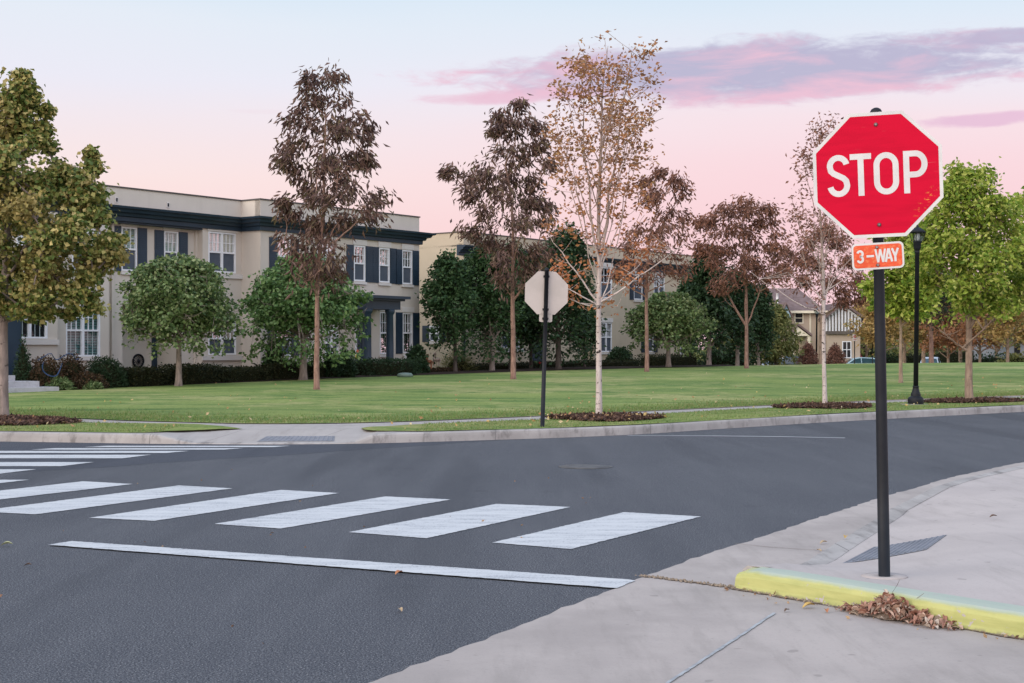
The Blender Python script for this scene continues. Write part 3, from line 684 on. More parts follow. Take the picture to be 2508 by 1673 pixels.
def grow(seed, H, r0, clear, env, limbs=18, subs=5, nleaf=9000, L=.14, W=.05, droop=.9, sig=.16, rise=.35, lean=0.0, fill=60, forks=None, bare=0.0, gap=0.0, trunk_top=.97, sparse_low=0.0, twig=.012, reach=(.5,1.05), lobe=.42, lobes=None, copies=1, limb_k=.5, up_l=.8):
    """returns (trunk mesh data, crown mesh data) of one tree standing at the origin; env = [(z, centre x, radius)] from the bottom up"""
    rng = np.random.default_rng(seed); ez = np.array([e[0] for e in env]); ec = np.array([e[1] for e in env]); er = np.array([e[2] for e in env])
    cen = lambda z: np.interp(z, ez, ec); rad = lambda z: np.interp(z, ez, er)
    nz = 14; z = np.linspace(0, H*trunk_top, nz); wob = np.cumsum(rng.normal(0, .012*H/8, (nz,2)), axis=0); wob -= wob[0]
    blend = np.clip((z-clear)/(H-clear+1e-6), 0, 1)
    tx = cen(z)*blend+wob[:,0]*.6; ty = wob[:,1]*.6; tp = np.c_[tx, ty, z]
    tr = r0*np.clip(1-z/(H*1.02), .04, 1)**.85; tr[0] *= 1.35; tr[1] *= 1.03
    tp[0,2] = -.05; zz_ = np.r_[tp[:1], [tp[0]+[0,0,.16]], tp[1:]]; rr_ = np.r_[tr[:1], [r0*1.1], tr[1:]]
    paths = [(zz_, rr_)]; clus = []; nodes = []; csig = {}
    tat = lambda h: np.array([np.interp(h, z, tx), np.interp(h, z, ty), h]); trat = lambda h: np.interp(h, z, tr)
    def limb(p0, p2, r, k=8, up=.35):
        p0, p2 = np.asarray(p0), np.asarray(p2); dd = p2-p0; c1 = p0+dd*.5+np.array([0,0,-up*np.linalg.norm(dd)*.35])*rng.uniform(.2,1)+rng.normal(0,.05,3)*np.linalg.norm(dd)
        t = np.linspace(0,1,k)[:,None]; pts = p0*(1-t)**2+2*c1*t*(1-t)+p2*t**2
        pts[1:-1] += rng.normal(0, .018, (k-2,3))*np.linalg.norm(dd)*.5
        paths.append((pts, np.linspace(r, max(r*.22, .004), k))); return pts
    az = rng.uniform(0, 6.28)
    base_limbs = []
    if forks:
        for (h, ex, ey, eh, fr) in forks: base_limbs.append(limb(tat(h), (ex,ey,eh), fr, 9, .25))
    wood = [tat(h) for h in np.linspace(clear, H*.93, 24)]+[p for b_ in base_limbs for p in b_[2:]]
    for (lz, lx, lr) in sorted(lobes or []):
        for c_ in range(copies):
            ls = float(np.clip(lr*.5, .05, sig)); jx, jz = (rng.normal(0,lr*.6), rng.normal(0,lr*.6)) if c_ else (0,0); lx, lz = lx+jx, lz+jz; q = (lx-cen(lz))/(rad(lz)+1e-6); yy = rng.uniform(-1,1)*.85*rad(lz)*math.sqrt(max(.04, 1-min(q*q, 1))); end = np.array([lx, yy, lz])
            dd = math.hypot(lx-np.interp(lz, z, tx), yy); h0 = min(max(clear, lz-.35-dd*up_l-rng.uniform(0,.5)), H*.93)
            wd = np.array(wood); dz = end[2]-wd[:,2]; dl = np.linalg.norm(wd-end, axis=1); sc_ = dl+3.0*np.clip(.25+.35*np.hypot(wd[:,0]-end[0], wd[:,1]-end[1])-dz, 0, 9)
            p0_ = wd[np.argmin(sc_)]; pts = limb(p0_, end, float(np.clip(.012+.016*np.linalg.norm(end-p0_), .012, .045)), 7, .3); nodes += list(pts[3:]); wood += list(pts[2:])
            for s_ in range(subs):
                v = rng.normal(0,1,3); v[2] = v[2]*.7+.2; v /= np.linalg.norm(v); e = end+v*lr*rng.uniform(.3,.95); e[2] = min(e[2], H+.05)
                limb(pts[-1-int(rng.uniform(0,3))], e, twig, 5); csig[len(clus)] = csig[len(clus)+1] = ls; clus += [e, (e+end)/2]
            csig[len(clus)] = ls; clus.append(end)
    for i in range(limbs):
        f = (i+.5)/limbs; h = clear*.98+(H*.88-clear)*f**1.15; az += 2.4+rng.normal(0,.3)
        zt = min(h+rise*(H-h)*rng.uniform(.6,1.3)+.25*rad(h), H*.985); Rr = rad(zt)*rng.uniform(*reach)
        end = np.array([cen(zt)+Rr*math.cos(az), Rr*math.sin(az), zt])
        pts = limb(tat(h), end, max(trat(h)*limb_k, .012)); base_limbs.append(pts)
    for pts in base_limbs:
        ln_ = np.linalg.norm(pts[-1]-pts[0]); nodes += list(pts[3:])
        for s in range(subs):
            f = 1-.6*rng.uniform(0,1)**1.6; q = pts[int(f*(len(pts)-1))]; v = rng.normal(0,1,3); v[2] = abs(v[2])*.6+.1; v /= np.linalg.norm(v)
            e = q+v*lobe*er.max()*rng.uniform(.35,1.0)*(.55+.45*rad(q[2])/er.max())
            dx, dy = e[0]-cen(e[2]), e[1]; rr = math.hypot(dx, dy); lim = rad(e[2])
            if rr > lim and rr > 0: e[0] = cen(e[2])+dx/rr*lim; e[1] = dy/rr*lim
            e[2] = min(e[2], H)
            limb(q, e, twig, 5); clus += [e, (e+q)/2]; nodes.append(e)
        clus += [pts[-1], pts[-1], pts[-2]]
    nodes = np.array(nodes)
    k = 0; guard = 0
    while k < fill and guard < fill*20:
        guard += 1; zt = rng.uniform(ez[0], ez[-1]); lim = rad(zt)
        if rng.uniform() > lim/er.max(): continue
        a = rng.uniform(0,6.28); q = math.sqrt(rng.uniform(.15,1))*lim; e = np.array([cen(zt)+q*math.cos(a), q*math.sin(a), zt])
        j = np.argmin(np.linalg.norm(nodes-e-np.array([0,0,-.1]), axis=1))
        limb(nodes[j], e, twig*.7, 4); clus.append(e); k += 1
    clus += [tat(H*trunk_top*.99)]*2 + [tat(H*.92)]*2
    sg = np.array([csig.get(i, sig) for i in range(len(clus))]); clus = np.array(clus)
    if bare or sparse_low:
        keep = rng.uniform(0,1,len(clus)) > (bare+sparse_low*np.clip(1-(clus[:,2]-ez[0])/(ez[-1]-ez[0])*2.2, 0, 1)); clus = clus[keep]; sg = sg[keep]
    wgt = rng.uniform(.5,1.5,len(clus)); idx = rng.choice(len(clus), nleaf, p=wgt/wgt.sum())
    c = clus[idx]+rng.normal(0,1,(nleaf,3))*sg[idx][:,None]*np.array([1,1,.8])
    dx, dy = c[:,0]-cen(c[:,2]), c[:,1]; rr = np.hypot(dx,dy); aa = np.arctan2(dy,dx); lim = rad(c[:,2])*(1.02+.16*np.sin(3*aa+seed+c[:,2]*4.1)+.14*np.sin(5*aa+2*seed-c[:,2]*6.3))+.06
    ok = ((rr < lim) | bool(lobes)) & (c[:,2] > ez[0]-.25) & (c[:,2] < H+.12); c = c[ok]
    out = np.c_[(c[:,0]-cen(c[:,2])), c[:,1], np.zeros(len(c))]; out /= np.linalg.norm(out, axis=1)[:,None]+.2
    return tubes_np(paths, 7), leaves_np(rng, c, L, W, droop, out)

def plant_tree(name, label, cat, data, loc, bark, leaf, group=None, scale=1.0, rotz=0.0):
    t = thing(name, label, cat, loc, group, rot=(0,0,rotz)); t.scale = (scale,)*3
    (tv, tf), (lv, lf) = data
    put('trunk', mesh_np('trunk', tv, tf, bark, smooth=True), t); put('crown', mesh_np('crown', lv, lf, leaf), t)
    return t
def copy_tree(src, label, loc, scale=1.0, rotz=0.0, leaf=None, group=None):
    c = src.copy(); C.objects.link(c); c.location = loc; c.scale = (scale,)*3; c.rotation_euler = (0,0,rotz); c['label'] = label
    if group: c['group'] = group
    for ch in src.children:
        d = ch.copy(); d.parent = c; C.objects.link(d)
        if leaf and d.name.startswith('crown'):
            d.material_slots[0].link = 'OBJECT'; d.material_slots[0].material = leaf
    return c
def envpx(x0, y0, Z, rows):
    k = Z/FPX; return sorted([((y0-y)*k, ((xl+xr)/2-x0)*k, max((xr-xl)/2*k, .05)) for y, xl, xr in rows])
def lob(x0, y0, Z, rows):
    k = Z/FPX; return [((y0-y)*k, (x-x0)*k, r*k) for x, y, r in rows]
def at(px, Z):
    x = (px-CX)*Z/FPX; return (x, Z, float(ground_z(x, Z)))
def on_verge(px, Z): return ((px-CX)*Z/FPX, Z, .17)

LF = {
 'linden': leaf_mat('linden_leaves', [(.05,.085,.022),(.095,.135,.032),(.16,.175,.045),(.25,.23,.07),(.42,.34,.14)], .22, .5, ((.34,.24,.085), .5, .6), .9),
 'ash': leaf_mat('purple_ash_leaves', [(.045,.027,.025),(.09,.052,.044),(.165,.1,.08),(.11,.09,.05)], .2, .5, ((.085,.065,.022), .6, .7), .7),
 'ash_brown': leaf_mat('brown_ash_leaves', [(.065,.034,.028),(.14,.07,.05),(.25,.12,.08),(.13,.07,.05)], .25, .5, ((.22,.09,.045), .55, .6), .6),
 'birch': leaf_mat('tan_birch_leaves', [(.15,.08,.045),(.25,.125,.06),(.36,.175,.08),(.28,.18,.07)], .3, .55, ((.48,.18,.075), .45, .8), .8, (2.6, 5.0)),
 'birch_brown': leaf_mat('russet_birch_leaves', [(.12,.06,.045),(.2,.1,.07),(.26,.135,.09)], .3, .55),
 'bright': leaf_mat('lime_maple_leaves', [(.09,.16,.02),(.16,.24,.03),(.27,.33,.05),(.42,.43,.12)], .35, .5, ((.34,.33,.045), .6, .55), .6),
 'lush': leaf_mat('green_round_tree_leaves', [(.03,.07,.02),(.06,.12,.035),(.1,.17,.055),(.17,.25,.1)], .22, .5),
 'olive': leaf_mat('grey_green_tree_leaves', [(.035,.068,.022),(.075,.122,.04),(.13,.185,.068),(.22,.26,.125)], .22, .5),
 'dark': leaf_mat('dark_pear_leaves', [(.014,.035,.013),(.025,.058,.02),(.04,.08,.028),(.065,.11,.045)], .2, .5),
 'deep': leaf_mat('deep_green_leaves', [(.012,.03,.014),(.022,.048,.02),(.04,.072,.03)], .18, .5),
 'amber': leaf_mat('amber_far_leaves', [(.18,.13,.05),(.3,.2,.07),(.42,.27,.1),(.24,.21,.07)], .3, .5, ((.12,.14,.035), .52, .7), .35),
 'rust': leaf_mat('rust_far_leaves', [(.16,.08,.045),(.26,.12,.06),(.36,.18,.085)], .3, .5),
 'fargreen': leaf_mat('olive_far_leaves', [(.08,.1,.03),(.14,.155,.05),(.23,.22,.08)], .25, .5),
 'pine': leaf_mat('dark_pine_needles', [(.01,.018,.01),(.018,.03,.014),(.03,.045,.02)], .1, .6),
 'hedge': leaf_mat('hedge_leaves', [(.012,.02,.009),(.024,.034,.012),(.045,.045,.016)], .12, .6),
 'hedge_brown': leaf_mat('brown_hedge_leaves', [(.03,.02,.011),(.06,.035,.018),(.1,.055,.028),(.05,.045,.016)], .12, .6),
 'cypress': leaf_mat('cypress_leaves', [(.012,.03,.012),(.02,.045,.018),(.035,.065,.028)], .1, .6),
 'litter': leaf_mat('fallen_leaf', [(.36,.29,.1),(.42,.3,.14),(.3,.17,.08),(.5,.44,.28)], .2, .7),
}
f_ = FPX
# --- big linden at the corner of the verge
Z = 26.0; x0, y0 = 8, 1027
data = grow(1, 6.55, .1, 1.75, envpx(x0+20, y0, Z, [(165,44,56),(215,22,84),(300,-40,118),(370,-80,150),(405,-95,225),(470,-130,245),(560,-160,270),(610,-170,292),(680,-170,262),(740,-140,222),(790,-60,150)]),
            6, 8, 38000, .1, .082, .7, .11, .2, fill=0, lobes=lob(x0, y0, Z, [(53,190,11),(53,221,21),(32,243,19),(72,232,14),(52,269,24),(106,269,13),(11,301,27),(64,312,32),(96,317,16),(21,359,37),(80,359,37),(110,359,16),(214,372,12),(228,413,16),(186,432,20),(130,413,22),(53,413,42),(212,450,27),(150,470,32),(160,432,20),(120,445,26),(96,466,42),(27,476,42),(212,498,27),(175,529,37),(117,540,42),(48,545,42),(234,535,24),(212,572,32),(159,598,37),(96,614,42),(32,625,42),(255,588,21),(280,588,17),(239,620,27),(276,625,17),(196,646,32),(138,678,37),(69,683,42),(16,689,42),(223,678,27),(180,715,29),(122,731,32),(58,742,32),(212,731,22),(154,768,19),(85,763,21),(32,758,21),(-30,320,30),(-45,390,40),(-70,460,40),(-85,540,42),(-95,620,42),(-70,690,42),(-40,740,30),(-130,580,30),(-130,650,30),(-10,430,40),(10,540,44),(-20,580,44),(0,640,44),(30,590,44),(-40,640,44),(60,570,40),(100,660,36),(20,700,40),(-20,730,34),(120,590,36),(70,640,40)]), copies=2)
plant_tree('linden_tree', 'olive and gold broadleaf tree on the mulch bed by the sidewalk', 'tree', data, on_verge(x0, Z), M['bark_grey'], LF['linden'])
# --- purple ash in front of the round green tree
Z = 40.0; x0, y0 = 776, 949
data = grow(2, 9.35, .082, 2.55, envpx(x0, y0, Z, [(160,800,830),(190,742,832),(250,722,838),(285,705,905),(330,690,920),(400,690,908),(440,715,885),(490,715,935),(540,705,930),(600,735,880),(660,720,850),(705,740,830)]),
            6, 8, 5200, .24, .072, 1.3, .15, .3, fill=24, lobes=lob(x0, y0, Z, [(763,187,24),(814,184,27),(774,243,37),(710,290,24),(758,301,42),(816,306,32),(885,285,37),(901,306,21),(853,322,32),(737,349,32),(806,360,37),(869,370,32),(694,386,24),(715,402,27),(790,391,32),(885,397,21),(827,434,32),(747,455,27),(848,466,32),(907,482,29),(901,519,32),(800,487,32),(700,487,19),(721,519,21),(843,529,32),(774,545,27),(742,588,32),(822,593,32),(742,636,37),(800,641,37),(763,678,27)]), twig=.008, copies=2)
plant_tree('ash_tree', 'tall thin dark purple tree rising from the lawn before the beige townhouse', 'tree', data, at(x0, Z), M['bark_red'], LF['ash'], 'purple leaved trees on the lawn')
Z = 50.0; x0, y0 = 1257, 924
data = grow(3, 10.1, .095, 2.9, envpx(x0, y0, Z, [(243,1255,1285),(300,1212,1315),(360,1190,1340),(400,1095,1362),(460,1120,1372),(540,1150,1372),(600,1165,1365),(650,1180,1350),(715,1200,1320)]),
            6, 8, 6300, .25, .075, 1.3, .17, .25, fill=30, lobes=lob(x0, y0, Z, [(1269,251,20),(1227,280,26),(1266,299,32),(1304,305,26),(1215,318,22),(1317,350,26),(1227,363,38),(1285,369,38),(1336,408,32),(1195,427,38),(1144,427,32),(1103,417,18),(1247,427,38),(1304,433,38),(1157,472,38),(1221,484,45),(1298,491,38),(1343,497,28),(1189,516,32),(1272,536,38),(1330,542,28),(1157,561,26),(1189,587,45),(1253,600,45),(1311,612,38),(1221,638,38),(1285,657,38),(1227,676,28)]), twig=.009, forks=[(2.75, 1.4, -.3, 4.3, .05)])
plant_tree('ash_tree', 'dark purple broad crowned tree on the lawn, behind the grey sign back', 'tree', data, at(x0, Z), M['bark_red'], LF['ash'], 'purple leaved trees on the lawn')
Z = 60.0; x0, y0 = 1584, 907
data = grow(4, 8.75, .094, 2.9, envpx(x0, y0, Z, [(432,1650,1690),(470,1590,1690),(540,1540,1692),(610,1510,1690),(660,1520,1670),(730,1560,1620)]),
            3, 8, 2900, .24, .08, 1.2, .18, .3, fill=8, lobes=lob(x0, y0, Z, [(1615,420,16),(1669,440,16),(1573,446,16),(1599,472,26),(1669,472,26),(1644,510,32),(1676,529,26),(1580,491,20),(1624,555,38),(1669,574,26),(1573,561,32),(1541,593,32),(1605,606,38),(1656,625,32),(1580,651,38),(1541,644,32),(1637,664,26),(1522,664,24)]), twig=.008, copies=2)
plant_tree('ash_tree', 'reddish brown tree with a slim bare trunk, behind the tallest white trunked tree', 'tree', data, at(x0, Z), M['bark_red'], LF['ash_brown'], 'purple leaved trees on the lawn')
Z = 66.0; x0, y0 = 1828, 897
k = Z/f_
data = grow(5, 8.1, .1, 2.0, envpx(x0, y0, Z, [(485,1820,1850),(500,1760,1890),(550,1715,1915),(610,1705,1925),(660,1710,1925),(700,1740,1910)]),
            1, 8, 5200, .25, .085, 1.1, .18, .4, fill=10, lobes=lob(x0, y0, Z, [(1770,512,24),(1748,533,27),(1722,539,27),(1823,517,27),(1876,507,24),(1892,533,24),(1743,571,32),(1791,560,32),(1722,608,27),(1839,560,29),(1860,592,29),(1897,571,27),(1764,613,32),(1743,645,32),(1780,671,32),(1902,618,27),(1855,640,32),(1902,666,27),(1823,634,27),(1871,677,27),(1754,693,27)]), twig=.01, copies=2, forks=[(1.95,-1.55,.2,5.4,.065),(2.0,1.4,-.2,5.2,.045),(2.1,.2,.3,5.8,.06),(5.2,-.35,.1,8.1,.02),(5.4,.05,.0,7.9,.018),(5.3,-.7,.2,7.6,.016)])
plant_tree('ash_tree', 'russet tree whose trunk forks into three bare limbs on the lawn crest', 'tree', data, at(x0, Z), M['bark_red'], LF['ash_brown'], 'purple leaved trees on the lawn')
Z = 82.0; x0, y0 = 2012, 893
data = grow(6, 8.6, .15, 2.2, envpx(x0, y0, Z, [(548,1990,2060),(590,1915,2110),(650,1900,2125),(700,1920,2125),(745,1960,2110)]),
            3, 8, 5200, .27, .095, 1.0, .23, .3, fill=30, lobes=lob(x0, y0, Z, [(2020,570,22),(1985,590,26),(2060,590,26),(1930,615,26),(1960,640,30),(2010,640,30),(2060,640,30),(2100,630,26),(1920,660,24),(1975,690,24),(2030,690,26),(2090,690,30),(2105,730,26),(2060,735,24)]))
plant_tree('ash_tree', 'dark brown spreading tree farther back, overlapped by the slender white trunk', 'tree', data, at(x0, Z), M['bark_tan'], LF['ash_brown'], 'purple leaved trees on the lawn')
# --- white trunked trees on the verge
Z = 26.0; x0, y0 = 1467, 1027; k = Z/f_
data = grow(7, 7.0, .06, 2.05, envpx(x0, y0, Z, [(75,1545,1580),(105,1400,1600),(180,1365,1612),(260,1345,1622),(350,1338,1630),(450,1325,1625),(540,1330,1600),(620,1350,1590),(700,1380,1560),(765,1400,1530)]),
            26, 6, 5200, .085, .05, .35, .1, .5, fill=90, bare=.0, sparse_low=.05, twig=.005, lobe=.5, limb_k=.24, reach=(.6,1.1),
            forks=[(2.1,1.6,-.2,3.2,.022),(2.15,1.2,.25,3.25,.014),(2.1,-1.05,.2,3.6,.02),(2.05,-1.1,-.2,2.7,.015),(2.0,-.9,.2,2.4,.012),(2.5,-.35,.1,6.4,.028),(2.6,.6,.0,6.7,.03)])
birch1 = plant_tree('birch_tree', 'tallest white trunked tree with sparse orange leaves, beside the grey sign back', 'tree', data, on_verge(x0, Z), M['bark_white'], LF['birch'], 'white trunked trees on the verge')
Z = 31.0; x0, y0 = 2020, 999; k = Z/f_
data = grow(8, 6.45, .052, 2.0, envpx(x0, y0, Z, [(262,2030,2046),(300,1985,2045),(420,1935,2075),(520,1915,2090),(620,1915,2100),(700,1940,2090),(765,1960,2060)]),
            22, 6, 2300, .09, .048, .4, .12, .5, fill=50, bare=.05, sparse_low=.4, twig=.005, lobe=.5, limb_k=.3, reach=(.6,1.1),
            forks=[(2.0,-1.6,.1,2.95,.014),(2.4,.9,.1,3.6,.016),(1.95,-.8,-.2,2.9,.013),(2.5,1.1,-.1,3.1,.012)])
plant_tree('birch_tree', 'slender white trunked tree, nearly bare, half hidden by the stop sign', 'tree', data, on_verge(x0, Z), M['bark_white'], LF['birch_brown'], 'white trunked trees on the verge')
# --- bright green trees
Z = 34.2; x0, y0 = 2373, 985; k = Z/f_
data = grow(9, 5.85, .098, 2.05, envpx(x0, y0, Z, [(415,2345,2385),(445,2305,2420),(500,2262,2470),(560,2245,2520),(630,2235,2545),(690,2240,2550),(740,2255,2540),(772,2300,2500)]),
            4, 9, 15500, .14, .075, .6, .16, .22, fill=0, lobes=lob(x0, y0, Z, [(2365,432,24),(2343,459,27),(2391,464,27),(2322,496,32),(2375,502,37),(2428,507,29),(2290,533,32),(2338,544,37),(2396,549,37),(2455,539,32),(2269,581,32),(2317,592,37),(2375,597,37),(2439,592,37),(2492,581,32),(2264,634,32),(2311,645,37),(2370,656,37),(2428,645,37),(2481,640,37),(2290,687,29),(2338,709,32),(2391,698,32),(2349,751,25),(2476,698,37),(2487,735,27),(2434,757,25),(2520,640,32),(2525,700,30)]), copies=2, forks=[(1.2,-.72,-.2,1.7,.035),(1.75,.5,-.1,2.8,.06),(2.0,.9,.2,2.6,.04)])
plant_tree('maple_tree', 'bright lime green tree with a stout trunk by the lamp post', 'tree', data, on_verge(x0, Z), M['bark_tan'], LF['bright'])
Z = 48.0; x0, y0 = 2206, 918
data = grow(10, 5.5, .068, 2.3, envpx(x0, y0, Z, [(520,2200,2260),(570,2140,2290),(640,2115,2290),(700,2110,2280),(745,2150,2260)]),
            3, 7, 6500, .2, .11, .5, .22, .25, fill=0, lobes=lob(x0, y0, Z, [(2200,560,22),(2232,592,30),(2184,620,28),(2221,634,30),(2260,620,28),(2150,650,26),(2200,671,28),(2245,670,28),(2184,698,27),(2221,698,24),(2200,730,24),(2168,725,20),(2135,690,22),(2250,715,22)]), copies=2, forks=[(1.9,.75,0,2.6,.05)])
plant_tree('maple_tree', 'yellow green tree on the lawn with a thin brown trunk between pole and lamp post', 'tree', data, at(x0, Z), M['bark_tan'], LF['bright'])
Z = 52.0; x0, y0 = 2560, 910
data = grow(11, 7.3, .16, 2.2, envpx(x0, y0, Z, [(425,2530,2590),(470,2470,2650),(560,2450,2680),(650,2440,2680),(730,2460,2650)]),
            20, 6, 8000, .22, .13, .5, .28, .25, fill=80)
plant_tree('maple_tree', 'green tree at the picture edge, behind the lime green tree', 'tree', data, at(x0, Z), M['bark_tan'], LF['bright'])
# --- round green street trees by the houses
Z = 44.8; x0, y0 = 438, 944
rt = grow(12, 4.05, .11, 1.35, envpx(x0, y0, Z, [(628,400,470),(650,350,530),(690,312,568),(740,298,588),(800,300,592),(835,312,582),(862,345,560)]), 60, 7, 21000, .13, .1, .6, .13, .06, fill=170)
plant_tree('linden_tree', 'round clipped dusty green tree before the shuttered upstairs windows', 'tree', rt, at(x0, Z), M['bark_grey'], LF['olive'], 'round green trees by the townhouses')
Z = 49.8; x0, y0 = 743, 930
data = grow(13, 4.3, .14, 1.4, envpx(x0, y0, Z, [(648,690,790),(672,640,840),(710,605,885),(760,585,900),(820,578,902),(862,588,900),(890,635,870)]), 60, 7, 23000, .145, .11, .6, .15, .06, fill=190)
plant_tree('linden_tree', 'round rich green tree directly behind the thin purple tree', 'tree', data, at(x0, Z), M['bark_grey'], LF['lush'], 'round green trees by the townhouses')
Z = 67.5; x0, y0 = 1637, 902
data = grow(14, 3.45, .13, 1.15, envpx(x0, y0, Z, [(728,1600,1680),(750,1560,1720),(790,1530,1752),(830,1522,1758),(860,1560,1730)]), 50, 7, 14000, .17, .12, .5, .17, .06, fill=100)
plant_tree('linden_tree', 'low round pale green tree beyond the reddish brown tree', 'tree', data, at(x0, Z), M['bark_grey'], LF['olive'], 'round green trees by the townhouses')
# --- dark pear trees before the second townhouse
Z = 59.5; x0, y0 = 1115, 915
pear = grow(15, 5.1, .09, .95, envpx(x0, y0, Z, [(622,1085,1110),(660,1050,1140),(720,1038,1165),(790,1030,1175),(850,1045,1165),(880,1070,1150)]), 22, 6, 8000, .18, .11, .5, .22, .3, fill=90)
pear_o = plant_tree('pear_tree', 'loose dark green tree at the corner of the warm sand coloured wall', 'tree', pear, at(x0, Z), M['bark_dark'], LF['dark'], 'dark green trees by the second townhouse')
Z = 61.0; x0, y0 = 1205, 913
data = grow(16, 5.5, .12, 1.05, envpx(x0, y0, Z, [(600,1160,1215),(650,1130,1250),(720,1120,1275),(800,1125,1290),(860,1150,1270),(885,1170,1250)]), 24, 6, 9500, .18, .11, .5, .22, .3, fill=100)
plant_tree('pear_tree', 'dark green tree with a grey trunk, beside the broad purple tree', 'tree', data, at(x0, Z), M['bark_grey'], LF['dark'], 'dark green trees by the second townhouse')
Z = 63.5; x0, y0 = 1368, 907
data = grow(17, 6.5, .14, 1.0, envpx(x0, y0, Z, [(542,1385,1405),(600,1330,1430),(680,1290,1450),(760,1262,1470),(830,1262,1462),(880,1290,1440)]), 28, 6, 12000, .2, .12, .5, .25, .3, fill=130)
plant_tree('pear_tree', 'tall deep green pointed tree directly behind the grey sign back', 'tree', data, at(x0, Z), M['bark_dark'], LF['deep'], 'dark green trees by the second townhouse')
copy_tree(pear_o, 'small dark tree in shade just behind the grey sign back post', at(1300, 65.5), 1.0, 2.0, LF['deep'])
copy_tree(pear_o, 'dark leafy tree tucked behind the bare trunk of the broad purple tree', at(1252, 64), 1.12, 4.4, LF['dark'])
copy_tree(pear_o, 'low dark tree at the bay window beyond the black marked white trunk', at(1432, 67.2), .74, 1.1, LF['dark'])
# --- dark green column trees beyond
Z = 73.0; x0, y0 = 1736, 897
data = grow(18, 6.2, .13, .8, envpx(x0, y0, Z, [(600,1715,1745),(650,1695,1770),(720,1685,1785),(800,1685,1795),(870,1700,1785)]), 22, 6, 8000, .24, .15, .5, .28, .35, fill=90)
col_o = plant_tree('column_tree', 'tall dark green tree behind the low round pale tree', 'tree', data, at(x0, Z), M['bark_grey'], LF['deep'], 'dark trees at the end of the townhouses')
copy_tree(col_o, 'dark green tree just behind the three limbed trunk', at(1806, 76), .86, 1.3, LF['deep'])
copy_tree(col_o, 'grey green tree standing against the end of the second townhouse', at(1690, 79), .85, 4.0, LF['dark'])
copy_tree(col_o, 'shadowed green tree filling the gap right of the forked trunk', at(1858, 82), .8, 2.2, LF['deep'])
Z = 88.0
data = grow(19, 4.4, .12, .6, [(.5,0,1.0),(1.2,0,1.75),(2.2,0,1.5),(3.2,0,.9),(4.3,0,.15)], 22, 6, 6500, .26, .11, .9, .26, .1, fill=70)
cedar_o = plant_tree('cedar_tree', 'olive brown conical tree in front of the brown roofed house', 'tree', data, at(1900, Z), M['bark_dark'], LF['fargreen'], 'small trees before the distant house')
copy_tree(cedar_o, 'small rusty brown tree beneath the gabled house window', at(1978, 92), .47, 1.1, LF['ash_brown'])
copy_tree(cedar_o, 'low purple brown tree under the half timbered gable', at(2045, 96), .5, 3.1, LF['ash_brown'])
copy_tree(cedar_o, 'olive conical tree at the far end of the lawn crest', at(1862, 90), .9, 5.0, LF['dark'])
# --- far autumn trees at the right
data = grow(20, 5.6, .13, 1.4, [(1.5,0,1.0),(2.2,0,2.1),(3.4,0,2.3),(4.6,0,1.6),(5.6,0,.4)], 20, 6, 4200, .26, .15, .5, .24, .25, fill=14)
far_o = plant_tree('autumn_tree', 'amber yellow tree just beyond the dark backed sign', 'tree', data, at(2160, 98), M['bark_tan'], LF['amber'], 'far autumn trees beyond the lawn')
for px, Zd, sc, lf, lab in ((2215, 108, 1.3, 'amber', 'ochre tree beyond the lawn just beside the big pole'),
                            (2262, 118, 1.5, 'fargreen', 'olive tree in the distance behind the lamp post shaft'),
                            (2322, 104, 1.0, 'rust', 'rusty tree behind the bent limb of the lime green tree'),
                            (2400, 96, .9, 'rust', 'red brown tree to the rear of the stout lime green tree trunk'),
                            (2468, 92, .95, 'amber', 'yellowing tree with a dark trunk near the grey far building'),
                            (2352, 124, 1.6, 'fargreen', 'pale olive tree in the gap behind the lime green crown'),
                            (2540, 100, 1.1, 'fargreen', 'olive tree cut by the picture edge beyond the grey far building'),
                            (2122, 132, 1.25, 'amber', 'amber far tree rising behind the parked light blue car'),
                            (1790, 112, 1.0, 'fargreen', 'olive far tree glimpsed behind the dark row of trees'),
                            (2440, 120, 1.25, 'amber', 'tall pale amber tree rising behind the rusty ones')):
    copy_tree(far_o, lab, at(px, Zd), sc, R.uniform(0, 6.28), LF[lf])
data = grow(21, 6.4, .16, 2.6, [(2.3,0,1.0),(3.0,0,2.2),(4.2,0,2.0),(5.4,0,1.2),(6.3,0,.3)], 20, 6, 6500, .3, .05, .3, .3, .1, fill=70)
plant_tree('pine_tree', 'dark pine with a bare reddish trunk near the lamp post', 'tree', data, at(2281, 86), M['bark_red'], LF['pine'])

